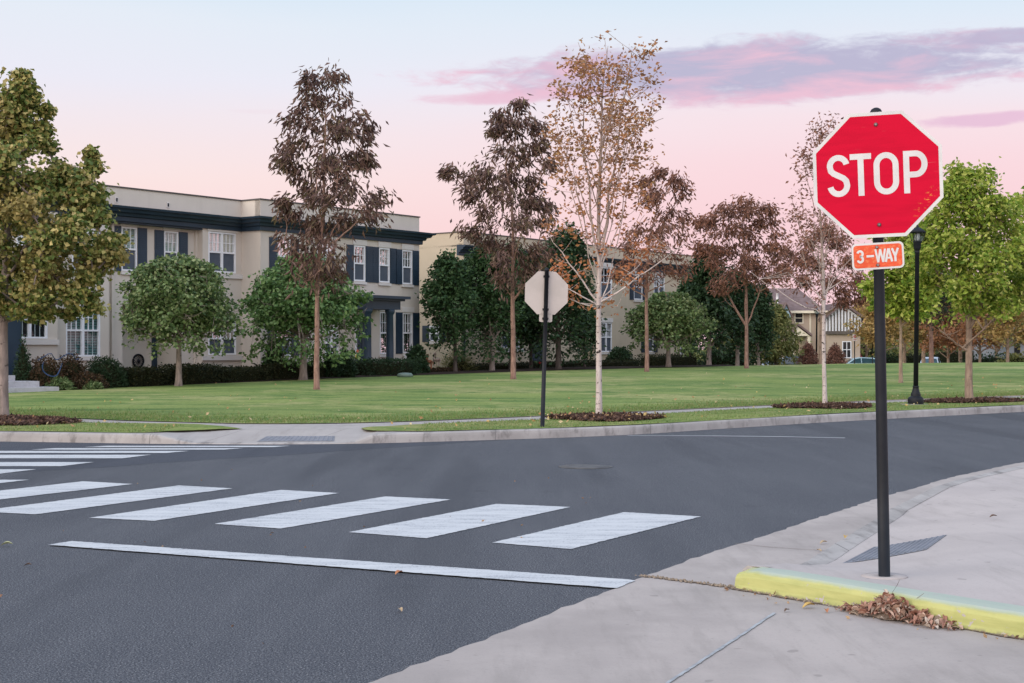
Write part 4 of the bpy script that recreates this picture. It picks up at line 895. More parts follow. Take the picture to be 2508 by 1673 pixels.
# ------------------------------------------------------------------ shrubs and hedges
def shrub(name, label, cat, loc, sx, sy, h, shape, leaf, n, L=.07, W=.04, yaw=0.0, group=None):
    """one mesh: a dense dark core and leaves over and inside it; local x is its length"""
    rng = np.random.default_rng(abs(hash(label)) % 100000 if False else len(label)*37+int(abs(loc[0])*100))
    u = rng.uniform(-1,1,(n*3,3)); u[:,2] = (u[:,2]+1)/2
    if shape == 'box':
        e = np.maximum(np.maximum(np.abs(u[:,0]), np.abs(u[:,1])), np.abs(u[:,2])); p = u[e > .78][:n]
        bul = 1+.05*np.sin(p[:,0]*sx*5)[:,None]
        p = p*np.array([sx/2,sy/2,h])*np.c_[np.ones(len(p)), bul, bul]
    elif shape == 'dome':
        r = np.sqrt(u[:,0]**2+u[:,1]**2+u[:,2]**2); p = u[(r > .7) & (r < 1.0+.1*np.sin(u[:,0]*7+u[:,1]*5))][:n]*np.array([sx/2,sy/2,h])
    else:
        r = np.hypot(u[:,0],u[:,1]); prof = np.where(u[:,2] < .18, .75+u[:,2]*1.4, np.clip(1-(u[:,2]-.18)/.82, 0, 1)**.8)
        p = u[(r < prof) & (r > prof*.55)][:n]*np.array([sx/2,sy/2,h])
    p = p+rng.normal(0,.025,p.shape); p[:,2] = np.maximum(p[:,2], .01)
    out = p/np.array([sx/2,sy/2,h]); out /= np.linalg.norm(out,axis=1)[:,None]+.1
    lv, lf = leaves_np(rng, p, L, W, -.2, out*1.2)
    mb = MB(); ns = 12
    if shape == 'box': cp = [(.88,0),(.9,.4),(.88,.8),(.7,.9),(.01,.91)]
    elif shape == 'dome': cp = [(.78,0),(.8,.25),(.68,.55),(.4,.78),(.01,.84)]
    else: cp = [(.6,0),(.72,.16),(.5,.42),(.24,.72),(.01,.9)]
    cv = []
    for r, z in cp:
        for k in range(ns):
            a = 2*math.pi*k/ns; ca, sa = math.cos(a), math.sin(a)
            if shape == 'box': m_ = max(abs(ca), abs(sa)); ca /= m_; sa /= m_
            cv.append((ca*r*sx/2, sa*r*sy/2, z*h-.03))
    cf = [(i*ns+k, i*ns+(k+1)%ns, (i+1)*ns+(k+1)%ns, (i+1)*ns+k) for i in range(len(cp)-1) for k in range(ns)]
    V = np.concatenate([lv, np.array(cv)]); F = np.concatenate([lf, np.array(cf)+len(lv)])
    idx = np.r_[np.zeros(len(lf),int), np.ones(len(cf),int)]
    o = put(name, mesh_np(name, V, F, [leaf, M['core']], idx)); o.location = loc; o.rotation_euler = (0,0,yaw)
    return tag(o, label, cat, group)
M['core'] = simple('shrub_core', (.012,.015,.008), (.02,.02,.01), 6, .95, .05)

# ------------------------------------------------------------------ townhouses
class Facade:
    def __init__(s, o, d, n): s.o, s.d, s.n = o, d, n
    def pt(s, u, v, z): return (s.o[0]+u*s.d[0]+v*s.n[0], s.o[1]+u*s.d[1]+v*s.n[1], z)
    def u(s, px, v=0.0):
        a = (px-CX)/FPX; return (a*(s.o[1]+v*s.n[1])-s.o[0]-v*s.n[0])/(s.d[0]-a*s.d[1])
    def z(s, py, u, v=0.0): return EYE-(py-HY)*(s.o[1]+u*s.d[1]+v*s.n[1])/FPX
    def box(s, mb, u0, u1, v0, v1, z0, z1, mi=0):
        q = [(u0,v0),(u1,v0),(u1,v1),(u0,v1)]
        mb.hexa([s.pt(*a, z0) for a in q]+[s.pt(*a, z1) for a in q], mi)
    def quad(s, mb, u0, u1, v, z0, z1): mb.face([s.pt(u0,v,z0),s.pt(u1,v,z0),s.pt(u1,v,z1),s.pt(u0,v,z1)])
    def wall(s, mb, v, u0, u1, z0, z1, holes, dep=.13):
        us = sorted({u0,u1,*[min(max(h[i],u0),u1) for h in holes for i in (0,1)]}); zs = sorted({z0,z1,*[min(max(h[i],z0),z1) for h in holes for i in (2,3)]})
        for i in range(len(us)-1):
            for j in range(len(zs)-1):
                cu, cz = (us[i]+us[i+1])/2, (zs[j]+zs[j+1])/2
                if any(h[0] < cu < h[1] and h[2] < cz < h[3] for h in holes): continue
                s.quad(mb, us[i], us[i+1], v, zs[j], zs[j+1])
        for a, b, c, d in holes:
            for (p, q) in (((a,c),(b,c)),((b,c),(b,d)),((b,d),(a,d)),((a,d),(a,c))):
                mb.face([s.pt(p[0],v,p[1]),s.pt(q[0],v,q[1]),s.pt(q[0],v-dep,q[1]),s.pt(p[0],v-dep,p[1])])

def window(F, root, v, u0, u1, z0, z1, style='dark', lintel=True, sill=True, double=False, shutters=False, tall=False, band=None):
    """window part (white frame) with pane, blind or dark room, screen, sill and lintel sub-parts"""
    mb = MB(); fw = .055; zm = z0+(z1-z0)*.5
    F.box(mb,u0,u1,v-.09,v+.015,z0,z0+fw); F.box(mb,u0,u1,v-.09,v+.015,z1-fw,z1)
    F.box(mb,u0,u0+fw,v-.09,v+.013,z0+fw,z1-fw); F.box(mb,u1-fw,u1,v-.09,v+.013,z0+fw,z1-fw)
    bays = [(u0+fw,u1-fw)]
    if double:
        c = (u0+u1)/2; F.box(mb,c-.05,c+.05,v-.09,v+.011,z0+fw,z1-fw); bays = [(u0+fw,c-.05),(c+.05,u1-fw)]
    for a, b in bays:
        F.box(mb,a,b,v-.085,v+.004,zm-.03,zm+.03)
        nx, nz = (3,2)
        for i in range(1,nx): q = a+(b-a)*i/nx; F.box(mb,q-.011,q+.011,v-.075,v-.03,zm+.03,z1-fw)
        q = (zm+.03+z1-fw)/2; F.box(mb,a,b,v-.073,v-.032,q-.011,q+.011)
        if tall:
            for i in range(1,nx): q = a+(b-a)*i/nx; F.box(mb,q-.008,q+.008,v-.085,v-.062,z0+fw,zm-.03)
    w = part('window', mb, M['white'], root)
    mb = MB(); F.quad(mb,u0+.02,u1-.02,v-.055,z0+.02,z1-.02); part('pane', mb, M['glass'], w)
    mb = MB(); F.quad(mb,u0,u1,v-.128,z0,z1); part('room' if style == 'dark' else 'blind', mb, {'blind': M['blind'], 'teal': M['teal']}.get(style, M['darkroom']), w)
    mb = MB()
    for a, b in bays: F.quad(mb,a,b,v-.04,z0+fw,zm-.03)
    if not tall: part('screen', mb, M['screen'], w)
    if lintel: mb = MB(); F.box(mb,u0-.07,u1+.07,v-.01,v+.05,z1+.02,z1+.24); part('lintel', mb, M['trim'], w)
    if sill:
        mb = MB(); a, b = (u0-.05,u1+.05) if not band else band
        F.box(mb,a,b,v-.01,v+.075,z0-(.2 if band else .13),z0-.03); part('sill', mb, M['trim'], w)
    if shutters:
        for a, b in ((u0-.43,u0-.03),(u1+.03,u1+.43)):
            mb = MB(); F.box(mb,a,b,v+.002,v+.035,z0-.03,z1+.01)
            for c, d in ((z0+.06,zm-.05),(zm+.05,z1-.09)):
                for i in range(8):
                    q = c+(d-c)*i/8; F.box(mb,a+.06,b-.06,v+.034,v+.045,q,q+(d-c)/8*.7)
            part('shutter', mb, M['navy'], root)
    return w
def sweep(F, plan, prof, mb):
    """profile (out, z) swept along plan points (u, v) with outward miters; plan runs along the front"""
    rings = []
    for i, (u, v) in enumerate(plan):
        ns_ = []
        for a, b in ((i-1,i),(i,i+1)):
            if 0 <= a and b < len(plan):
                du, dv = plan[b][0]-plan[a][0], plan[b][1]-plan[a][1]; L = math.hypot(du,dv); ns_.append((-dv/L, du/L))
        if len(ns_) == 1: m = ns_[0]
        else:
            sx, sy = ns_[0][0]+ns_[1][0], ns_[0][1]+ns_[1][1]; dn = sx*ns_[0][0]+sy*ns_[0][1]; m = (sx/dn, sy/dn)
        rings.append([F.pt(u+m[0]*a, v+m[1]*a, z) for a, z in prof])
    for i in range(len(rings)-1):
        for j in range(len(prof)-1): mb.face([rings[i][j], rings[i+1][j], rings[i+1][j+1], rings[i][j+1]])
    mb.face(rings[0]); mb.face(list(reversed(rings[-1])))
CORN = [(0,5.84),(.1,5.84),(.11,5.99),(.2,6.01),(.23,6.1),(.36,6.13),(.4,6.22),(.5,6.25),(.52,6.32),(.0,6.35)]
F1 = Facade((-3.91,60.0), (-.6,-.8), (.8,-.6))
def townhouse_one():
    root = thing('townhouse', 'beige two storey townhouse with navy cornice and shutters behind the round trees', 'townhouse', F1.pt(0,0,0))
    VB, VW, VR = -1.02, -1.38, 0.0; UR = 9.04; zt = 5.88; TOP = 6.98
    holes = {'r': [], 'w': [], 'b': [], 'B': [], 'A': []}; wins = []
    def win(key, v, x0, x1, y0, y1, **kw):
        u1, u0 = F1.u(x0, v), F1.u(x1, v); um = (u0+u1)/2; z1, z0 = F1.z(y0, um, v), F1.z(y1, um, v)
        holes[key].append((u0,u1,z0,z1)); wins.append((v,u0,u1,z0,z1,kw)); return u0,u1,z0,z1
    # right section, upper
    win('r',VR,679.6,711,584,672,style='dark',shutters=True)
    win('r',VR,776,823,591,678,style='dark',double=True)
    win('r',VR,866.4,894,602,688.6,style='dark',shutters=True)
    win('r',VR,928,953.6,607.5,692,style='blind',shutters=True)
    win('r',VR,985,1009,613,696,style='dark',shutters=True)
    # right section, lower
    win('r',VR,986,1010,766.4,864.6,style='dark',shutters=True,tall=True)
    win('r',VR,930,953,764,867,style='dark',shutters=False,tall=True)
    win('r',VR,796,828,800,880,style='dark',double=True)
    win('r',VR,676,712,790,872,style='dark',shutters=True)
    # left section, recessed wall
    win('w',VW,297.1,335,556.6,664,style='blind',shutters=True)
    win('w',VW,401.7,436,567,668,style='blind',shutters=True)
    # bay
    bu0, bu1 = F1.u(593.6,VB), F1.u(496.4,VB)
    win('b',VB,510,577,569.5,668,style='blind',double=True,band=(bu0-.0,bu1+.04))
    win('b',VB,510,578,790,869,style='dark',double=True,band=(bu0-.0,bu1+.04))
    # bay B and A at the left end
    Bu0 = F1.u(267,VB); Au0 = F1.u(141,-.5)
    win('B',VB,161,245,745,873.5,style='teal',double=True,tall=True)
    win('B',VB,176,252,566,664,style='blind',double=True)
    win('A',-.5,30,116,735,829,style='dark',double=True,tall=True,band=(Au0-.02,Au0+3.4))
    win('A',-.5,40,116,560,640,style='blind',double=True)
    UL = 34.0; zb = -.1
    porch = (F1.u(440,VW), F1.u(300,VW), zb, 3.0)
    door_h = (F1.u(899,VR), F1.u(871,VR), zb, 2.75)
    mb = MB()
    F1.wall(mb,VR,0,UR,zb,zt,holes['r']+[door_h])
    F1.wall(mb,VW,UR,Bu0+1,zb,zt,holes['w']+[porch])
    F1.wall(mb,VB,bu0,bu1,zb,zt,holes['b'])
    F1.wall(mb,VB,Bu0,Au0+.5,zb,zt,holes['B']); F1.wall(mb,-.5,Au0,UL,zb,zt,holes['A'])
    for u, a, b in ((UR,VW,VR),(bu1,VW,VB),(bu0,VW,VB),(Bu0,VW,VB),(Au0,VB,-.5),(0,-11,VR),(UL,-11,-.5)):
        mb.face([F1.pt(u,a,zb),F1.pt(u,b,zb),F1.pt(u,b,zt),F1.pt(u,a,zt)])
    F1.quad(mb,0,UL,-11,zb,zt)
    # porch recess
    p0,p1,_,pz = porch; D = VW-1.3
    F1.quad(mb,p0,p1,D,zb,pz)
    for u in (p0,p1): mb.face([F1.pt(u,VW,zb),F1.pt(u,D,zb),F1.pt(u,D,pz),F1.pt(u,VW,pz)])
    mb.face([F1.pt(p0,VW,pz),F1.pt(p1,VW,pz),F1.pt(p1,D,pz),F1.pt(p0,D,pz)])
    part('wall', mb, M['stucco'], root)
    # parapet, coping and roof
    mb = MB()
    for u0,u1,v in ((0,UR,VR),(UR,Bu0+.2,VB),(Bu0+.2,UL,VB)):
        F1.box(mb,u0,u1,v-.3,v-.004,6.31,TOP)
    F1.box(mb,UR-.3,UR,VB-.3,VR-.006,6.3,TOP-.002); F1.box(mb,.0,.3,-10,VR-.3,6.3,TOP-.002)
    part('parapet', mb, M['stucco'], root)
    mb = MB()
    F1.box(mb,-.04,UR+.04,VR-.34,VR+.03,TOP,TOP+.05); F1.box(mb,UR+.04,UL,VB-.34,VB+.03,TOP,TOP+.05); F1.box(mb,UR-.34,UR+.038,VB-.34,VR-.34,TOP+.001,TOP+.049); F1.box(mb,-.04,.34,-10,VR-.34,TOP+.001,TOP+.049)
    part('coping', mb, M['cap'], root)
    mb = MB(); F1.box(mb,0,UL,-11,VB-.3,6.3,6.36); F1.box(mb,.3,UR,VB-.3,VR-.3,6.3,6.36); part('roof', mb, M['cap'], root)
    mb = MB(); sweep(F1,[(0,-10),(0,VR),(UR,VR),(UR,VB),(UL,VB)],CORN,mb)
    o = part('cornice', mb, M['navy'], root)
    mb = MB(); F1.box(mb,UR+.0,UL,VW-.02,VB-.001,zt-.1,zt-.035); part('soffit', mb, M['navy'], root)
    for kw in wins:
        k = dict(kw[5]); window(F1, root, *kw[:5], **k)
    # parapet scupper vents
    for px, py in ((285,489.5),(411,502)):
        u = F1.u(px,VB); z = F1.z(py,u,VB); mb = MB(); F1.box(mb,u-.06,u+.06,VB,VB+.02,z-.1,z+.1); w = part('parapet_vent', mb, M['trim'], root)
        mb = MB(); F1.box(mb,u-.025,u+.025,VB+.02,VB+.045,z-.06,z+.06); part('spout', mb, M['blackmetal'], w)
    # portico
    pv = 1.25; q = lambda px: F1.u(px, pv); a0, a1 = q(985), q(893)
    zp = F1.z(757.5, q(940), pv); mb = MB(); F1.box(mb,a0+.12,a1-.1,.02,pv+.02,zp,zp+.34)
    po = part('portico', mb, M['navy'], root)
    mb = MB(); F1.box(mb,a0+.0,a1,-.0+.004,pv+.16,zp+.34,zp+.42); F1.box(mb,a0-.16,a1+.16,.003,pv+.32,zp+.42,zp+.53); part('porch_roof', mb, M['navy'], po)
    for px in (906,960.5):
        u = q(px); mb = MB(); c = F1.pt(u,pv-.12,0); mb.lathe([(.2,.15),(.2,.28),(.165,.32),(.15,.4),(.15,1.5),(.135,zp-.22),(.17,zp-.16),(.2,zp-.1),(.2,zp)], 18, c); part('column', mb, M['navy'], po)
    mb = MB(); F1.box(mb,a0-.2,a1+.4,.05,pv+.3,-.1,.16); part('porch_floor', mb, M['step'], po)
    # front doors
    u0,u1,_,z1 = door_h; mb = MB(); F1.box(mb,u0+.05,u1-.05,-.12,-.08,.15,z1-.05)
    for zz0, zz1 in ((.35,1.1),(1.25,2.45)):
        for s in (0,1): uu = u0+.12+s*(u1-u0-.1)/2; F1.box(mb,uu,uu+(u1-u0)/2-.2,-.08,-.06,zz0,zz1)
    d = part('door', mb, M['navy'], root); mb = MB(); mb.ball(F1.pt(u0+.13,-.03,1.1),.035); part('handle', mb, M['bolt'], d)
    mb = MB()
    for a, b in ((u0-.04,u0+.05),(u1-.05,u1+.04)): F1.box(mb,a,b,-.12,.03,.1,z1)
    F1.box(mb,u0-.04,u1+.04,-.12,.032,z1-.05,z1+.08); part('frame', mb, M['white'], d)
    du0, du1 = F1.u(424,D), F1.u(371,D); mb = MB(); F1.box(mb,du0,du1,D+.004,D+.05,.15,2.5)
    for s in (0,1):
        for zz0, zz1 in ((.35,1.0),(1.15,2.3)): uu = du0+.1+s*(du1-du0)/2; F1.box(mb,uu,uu+(du1-du0)/2-.2,D+.05,D+.065,zz0,zz1)
    d = part('door', mb, M['navy'], root); mb = MB(); mb.ball(F1.pt(du0+.12,D+.09,1.1),.035); part('handle', mb, M['bolt'], d)
    # navy post of the end porch, with its pale stone foot
    uu = F1.u(28,.6); mb = MB(); F1.box(mb,uu-.22,uu+1.2,.38,.8,.6,3.2); pp = part('porch_post', mb, M['navy'], root)
    mb = MB(); F1.box(mb,uu-.3,uu+1.3,.3,.88,.42,.6); part('post_foot', mb, M['step'], pp)
    # downspout beside the bay
    for px in (273,478):
        u = F1.u(px,VW); mb = MB(); F1.box(mb,u-.05,u+.05,VW+.001,VW+.09,.1,zt-.1); part('downspout', mb, M['stucco'], root)
    # lantern by the porch
    u = F1.u(306,VW); mb = MB(); F1.box(mb,u-.07,u+.07,VW+.001,VW+.16,2.25,2.5); F1.box(mb,u-.1,u+.1,VW+.0,VW+.2,2.5,2.54); part('wall_lantern', mb, M['blackmetal'], root)
    return root
townhouse_one()
F2 = Facade((-2.27,66.5), (.6,.8), (.8,-.6))
FE = Facade((-2.27,66.5), (-.8,.6), (-.6,-.8))      # its sand coloured end wall
def townhouse_two():
    root = thing('townhouse', 'sand walled townhouse half hidden by dark trees behind the grey sign back', 'townhouse', F2.pt(0,0,0))
    zb, zt, TOP, UL = -.2, 5.85, 6.9, 21.5; holes = []; wins = []
    def win(F, hl, v, x0, x1, y0, y1, **kw):
        a, b = sorted((F.u(x0,v), F.u(x1,v))); um = (a+b)/2; z1, z0 = F.z(y0,um,v), F.z(y1,um,v)
        hl.append((a,b,z0,z1)); wins.append((F,v,a,b,z0,z1,kw))
    hE, hB = [], []; vb = .5; b0, b1 = F2.u(1455,vb), F2.u(1509,vb); c0, c1 = F2.u(1215,vb), F2.u(1282,vb)
    win(FE,hE,0,1052,1076,798,836,style='blind',shutters=True,lintel=False)
    win(F2,holes,0,1147,1170,655,716,style='dark',shutters=True)
    win(F2,hB,vb,1471,1498,655,730,style='dark',double=False)
    win(F2,hB,vb,1471,1498,790,862,style='dark',double=True)
    win(F2,holes,0,1552,1573,672,734,style='dark',shutters=True)
    win(F2,holes,0,1601,1627,676,728,style='dark',double=True)
    win(F2,holes,0,1350,1372,668,725,style='dark',shutters=True)
    win(F2,holes,0,1666,1684,842,868,style='dark')
    win(F2,holes,0,1580,1600,800,862,style='dark',shutters=True)
    hC = []; win(F2,hC,vb,1228,1272,800,852,style='dark',double=True,band=(c0,c1))
    mb = MB(); F2.wall(mb,0,0,UL,zb,zt,holes); F2.wall(mb,vb,b0,b1,zb,zt,hB); F2.wall(mb,vb,c0,c1,zb,3.1,hC)
    for u, top in ((b0,zt),(b1,zt),(c0,3.1),(c1,3.1)): mb.face([F2.pt(u,0,zb),F2.pt(u,vb,zb),F2.pt(u,vb,top),F2.pt(u,0,top)])
    mb.face([F2.pt(c0,0,3.1),F2.pt(c1,0,3.1),F2.pt(c1,vb,3.1),F2.pt(c0,vb,3.1)])
    mb.face([F2.pt(UL,-11,zb),F2.pt(UL,0,zb),F2.pt(UL,0,zt),F2.pt(UL,-11,zt)])
    FE.wall(mb,0,0,11,zb,6.4,hE); F2.quad(mb,0,UL,-11,zb,zt)
    part('wall', mb, M['stucco2'], root)
    mb = MB(); F2.box(mb,0.0,UL,-.3,-.004,6.28,TOP); F2.box(mb,.002,.3,-11,-.3,6.38,TOP-.001); F2.box(mb,UL-.3,UL,-11,-.3,6.36,TOP-.001); part('parapet', mb, M['stucco2'], root)
    mb = MB(); F2.box(mb,-.03,UL+.03,-.33,.03,TOP,TOP+.05); F2.box(mb,-.03,.33,-11,-.33,TOP+.001,TOP+.049); part('coping', mb, M['cap'], root)
    mb = MB(); F2.box(mb,0,UL,-11,-.3,6.25,6.33); part('roof', mb, M['cap'], root)
    # cornice runs along the front and turns a short way round the corner
    mb = MB(); pr = [(a*1.0, z-.05) for a, z in CORN]
    rings = []
    for u, ex in ((-.5,0),(UL,0)): rings.append([F2.pt(u if a > .1 else u+.0, a+.0, z) for a, z in pr])
    for j in range(len(pr)-1): mb.face([rings[0][j],rings[1][j],rings[1][j+1],rings[0][j+1]])
    mb.face(rings[0]); mb.face(list(reversed(rings[1]))); part('cornice', mb, M['navy'], root)
    for w in wins: window(w[0], root, *w[1:6], **w[6])
    u0, u1 = F2.u(1300,0), F2.u(1330,0); mb = MB(); F2.box(mb,u0,u1,.004,.05,.1,2.3); F2.box(mb,u0+.15,u1-.15,.05,.065,.3,1.0); F2.box(mb,u0+.15,u1-.15,.05,.065,1.2,2.1); part('door', mb, M['navy'], root)
    u = F2.u(1130,.0)+.12; mb = MB(); F2.box(mb,u-.06,u+.06,.003,.1,.1,5.5); part('downspout', mb, M['navy'], root)
townhouse_two()

# ------------------------------------------------------------------ distant house and others
M['roof_brown'] = simple('brown_shingles', (.14,.1,.095), (.19,.14,.135), 3, .9, .15, .5, 20)
M['tan'] = stucco('tan_siding', (.46,.37,.29)); M['cream'] = simple('cream_trim', (.72,.66,.52), (.66,.6,.47), 2, .6, .3)
M['paleblue'] = simple('pale_blue_gable', (.36,.5,.6), (.3,.44,.54), 2, .6, .3); M['timber'] = simple('dark_timber', (.1,.085,.075), (.14,.12,.1), 3, .8, .2)
M['greywall'] = stucco('grey_wall', (.3,.32,.35))
def far_house():
    Z = 125.0; k = Z/FPX; X = lambda px: (px-CX)*k; H_ = lambda py: EYE-(py-HY)*k
    zb = -.75; root = thing('gabled_house', 'distant house with brown roof and half timbered white gable', 'house', (X(1960),Z,zb))
    mb = MB(); mb.box(X(1835),X(2020),Z+.0,Z+9,zb,H_(762)); part('wall', mb, M['tan'], root)
    mb = MB(); e, r = H_(764), H_(701); xa, xb = X(1822), X(2024)
    mb.face([(xa,Z-.5,e),(xb,Z-.5,e),(xb-1.6,Z+4.5,r),(xa+1.2,Z+4.5,r)]); mb.face([(xb,Z+9.5,e),(xa,Z+9.5,e),(xa+1.2,Z+4.5,r),(xb-1.6,Z+4.5,r)])
    mb.face([(xb,Z-.5,e),(xb,Z+9.5,e),(xb-1.6,Z+4.5,r)]); mb.face([(xa,Z+9.5,e),(xa,Z-.5,e),(xa+1.2,Z+4.5,r)])
    ro = part('roof', mb, M['roof_brown'], root); mb = MB(); x = X(1911); mb.tube([(x,Z+1.4,e+.6),(x,Z+1.4,e+1.7)],.12,8); part('vent_pipe', mb, M['white'], ro)
    mb = MB(); mb.box(xa,xb,Z-.56,Z-.5,e-.12,e+.1); part('fascia', mb, M['cream'], root)
    mb = MB(); x0,x1,z0,z1 = X(1948),X(1965),H_(790),H_(768)
    for a in ((x0-.1,x1+.1,z1,z1+.1),(x0-.1,x1+.1,z0-.1,z0),(x0-.1,x0,z0,z1),(x1,x1+.1,z0,z1),(x0,x1,(z0+z1)/2-.03,(z0+z1)/2+.03)): mb.box(a[0],a[1],Z-.06,Z-.005,a[2],a[3])
    w = part('window', mb, M['cream'], root); mb = MB(); mb.face([(x0,Z-.02,z0),(x1,Z-.02,z0),(x1,Z-.02,z1),(x0,Z-.02,z1)]); part('pane', mb, M['darkroom'], w)
    mb = MB(); mb.box(X(1982),X(1986),Z-.05,Z-.004,zb,e-.12); part('corner_board', mb, M['cream'], root)
    # small blue gable
    g0,g1,ga = X(1904),X(1934),H_(744); gz = H_(778); zc = Z-1.2; mb = MB(); gm = (g0+g1)/2
    mb.prism([(g0+.1,gz),(g1-.1,gz),(gm,ga-.15)], zc, Z+1); gb = part('dormer_gable', mb, M['paleblue'], root); mb = MB()
    for s, a in ((0,g0),(1,g1)): mb.hexa([(a,zc-.25,gz-.06),(gm,zc-.25,ga-.06),(gm,Z+1,ga-.06),(a,Z+1,gz-.06),(a,zc-.25,gz+.08),(gm,zc-.25,ga+.08),(gm,Z+1,ga+.08),(a,Z+1,gz+.08)])
    part('dormer_roof', mb, M['roof_brown'], gb)
    # porch gable in front
    mb = MB(); p0,p1,pa,pz = X(1925),X(1975),H_(795),H_(822); pm = (p0*.7+p1*.3); zc = Z-2.5
    for a, b in (((p0,pz),(pm,pa)),((pm,pa),(p1,pz))): mb.hexa([(a[0],zc,a[1]-.1),(b[0],zc,b[1]-.1),(b[0],Z,b[1]-.1),(a[0],Z,a[1]-.1),(a[0],zc,a[1]+.1),(b[0],zc,b[1]+.1),(b[0],Z,b[1]+.1),(a[0],Z,a[1]+.1)])
    pr = part('porch_roof', mb, M['roof_brown'], root); mb = MB(); mb.prism([(p0+.2,pz-.05),(p1-.2,pz-.05),(pm,pa-.2)], zc+.15, Z-.2); part('porch_gable', mb, M['cream'], pr)
    mb = MB()
    for px in (1930,1968): mb.box(X(px)-.1,X(px)+.1,zc+.2,zc+.4,zb,pz-.05)
    part('porch_post', mb, M['cream'], pr)
    # half timbered wing
    w0,w1,wa = X(2018),X(2100),H_(748); wz,wl = H_(813),H_(780); wm = (w0+w1)/2-.1; zc = Z-1.0
    mb = MB(); mb.prism([(w0,zb),(w1,zb),(w1,wz),(w0,wz)], zc, Z+8); part('wing_wall', mb, M['tan'], root)
    mb = MB(); mb.prism([(w0-.05,wz),(w1+.05,wz),(w1+.05,wl),(wm,wa),(w0-.05,wl)], zc-.12, Z+7.9); wg = part('timbered_gable', mb, M['white'], root)
    mb = MB(); n = 11
    for i in range(n):
        x = w0+.1+(w1-w0-.2)*i/(n-1); zt_ = wa-(abs(x-wm)/((w1-w0)/2))*(wa-wl)-.1; mb.box(x-.05,x+.05,zc-.17,zc-.118,wz+.02,zt_)
    mb.box(w0-.1,w1+.1,zc-.2,zc-.115,wz-.22,wz+.06); part('timber_strips', mb, M['timber'], wg)
    mb = MB()
    for a in (w0-.5,w1+.5):
        zl = wl-(wa-wl)*.14; mb.hexa([(a,zc-.5,zl-.08),(wm,zc-.5,wa-.0),(wm,Z+8,wa-.0),(a,Z+8,zl-.08),(a,zc-.5,zl+.14),(wm,zc-.5,wa+.24),(wm,Z+8,wa+.24),(a,Z+8,zl+.14)])
    part('wing_roof', mb, M['roof_brown'], root)
    mb = MB(); x0,x1,z0,z1 = X(2058),X(2076),H_(875),H_(838)
    for a in ((x0-.08,x1+.08,z1,z1+.08),(x0-.08,x1+.08,z0-.08,z0),(x0-.08,x0,z0,z1),(x1,x1+.08,z0,z1),((x0+x1)/2-.03,(x0+x1)/2+.03,z0,z1),(x0,(x0+x1)/2-.03,(z0+z1)/2-.03,(z0+z1)/2+.03),((x0+x1)/2+.03,x1,(z0+z1)/2-.03,(z0+z1)/2+.03)): mb.box(a[0],a[1],zc-.06,zc-.004,a[2],a[3])
    w = part('window', mb, M['white'], root); mb = MB(); mb.face([(x0,zc-.02,z0),(x1,zc-.02,z0),(x1,zc-.02,z1),(x0,zc-.02,z1)]); part('pane', mb, M['darkroom'], w)
far_house()
def grey_building():
    Z = 128.0; k = Z/FPX; X = lambda px: (px-CX)*k; H_ = lambda py: EYE-(py-HY)*k
    root = thing('grey_building', 'low grey building at the picture edge beyond the autumn trees', 'building', (X(2500),Z,-.75))
    mb = MB(); mb.box(X(2470),X(2640),Z,Z+10,-.75,H_(836)); part('wall', mb, M['greywall'], root)
    mb = MB(); mb.hexa([(X(2462),Z-.6,H_(836)),(X(2648),Z-.6,H_(836)),(X(2648),Z+10.5,H_(836)),(X(2462),Z+10.5,H_(836)),(X(2490),Z+4,H_(800)),(X(2620),Z+4,H_(800)),(X(2620),Z+6,H_(800)),(X(2490),Z+6,H_(800))]); part('roof', mb, M['greywall'], root)
    for px in (2484,2520,2560):
        mb = MB(); mb.box(X(px),X(px+14),Z-.05,Z-.004,H_(866),H_(846)); part('window', mb, M['darkroom'], root)
grey_building()

# ------------------------------------------------------------------ hedges, shrubs and garden pieces by the houses
YAW1 = math.atan2(.8,.6)
def by_house(F, px0, px1, v, ytop, sy, name, label, cat, shape, leaf, n, L=.08, W=.045, group=None, zoff=0.0):
    a, b = F.u(px0,v), F.u(px1,v); u = (a+b)/2; x, y, _ = F.pt(u,v,0); z0 = float(ground_z(x,y))+zoff; zt_ = F.z(ytop,u,v)
    return shrub(name, label, cat, (x,y,z0-.02), abs(a-b), sy, max(zt_-z0,.2), shape, leaf, n, L, W, math.atan2(F.d[1],F.d[0]), group)
HG = 'clipped hedges along the townhouse beds'
by_house(F1,300,398,2.3,901,.9,'hedge','low clipped hedge under the porch wreath','hedge','box',LF['hedge'],2600,group=HG)
by_house(F1,408,526,2.3,893,1.0,'hedge','squared dark hedge behind the grey trunk of the dusty green tree','hedge','box',LF['hedge'],3000,group=HG)
by_house(F1,526,640,2.3,900,1.0,'hedge','dark hedge below the ground floor bay window','hedge','box',LF['hedge'],3000,group=HG)
by_house(F1,640,735,2.2,893,1.1,'hedge','shaded hedge beneath the rich green round tree','hedge','box',LF['hedge'],2600,group=HG)
by_house(F1,735,796,2.0,890,1.1,'hedge','short dark hedge between the round tree trunk and the cypress pair','hedge','box',LF['hedge'],2000,group=HG)
by_house(F1,868,1003,1.9,880,1.2,'hedge','shaggy green hedge before the navy portico','hedge','box',LF['cypress'],3600,.09,.04,group=HG)
by_house(F2,1012,1105,2.6,905,1.2,'hedge','low brown hedge beneath the animal figurines','hedge','box',LF['hedge_brown'],1800,group=HG)
by_house(F2,1420,1560,2.6,882,1.2,'hedge','dark hedge behind the black marked white trunk','hedge','box',LF['hedge'],2800,group=HG)
by_house(F2,1575,1700,2.2,868,1.3,'hedge','dark hedge under the low round pale green tree','hedge','box',LF['hedge'],2800,group=HG)
by_house(F2,1130,1290,2.2,890,1.1,'hedge','dim hedge under the dark trees left of the sign back pole','hedge','box',LF['hedge'],2600,group=HG)
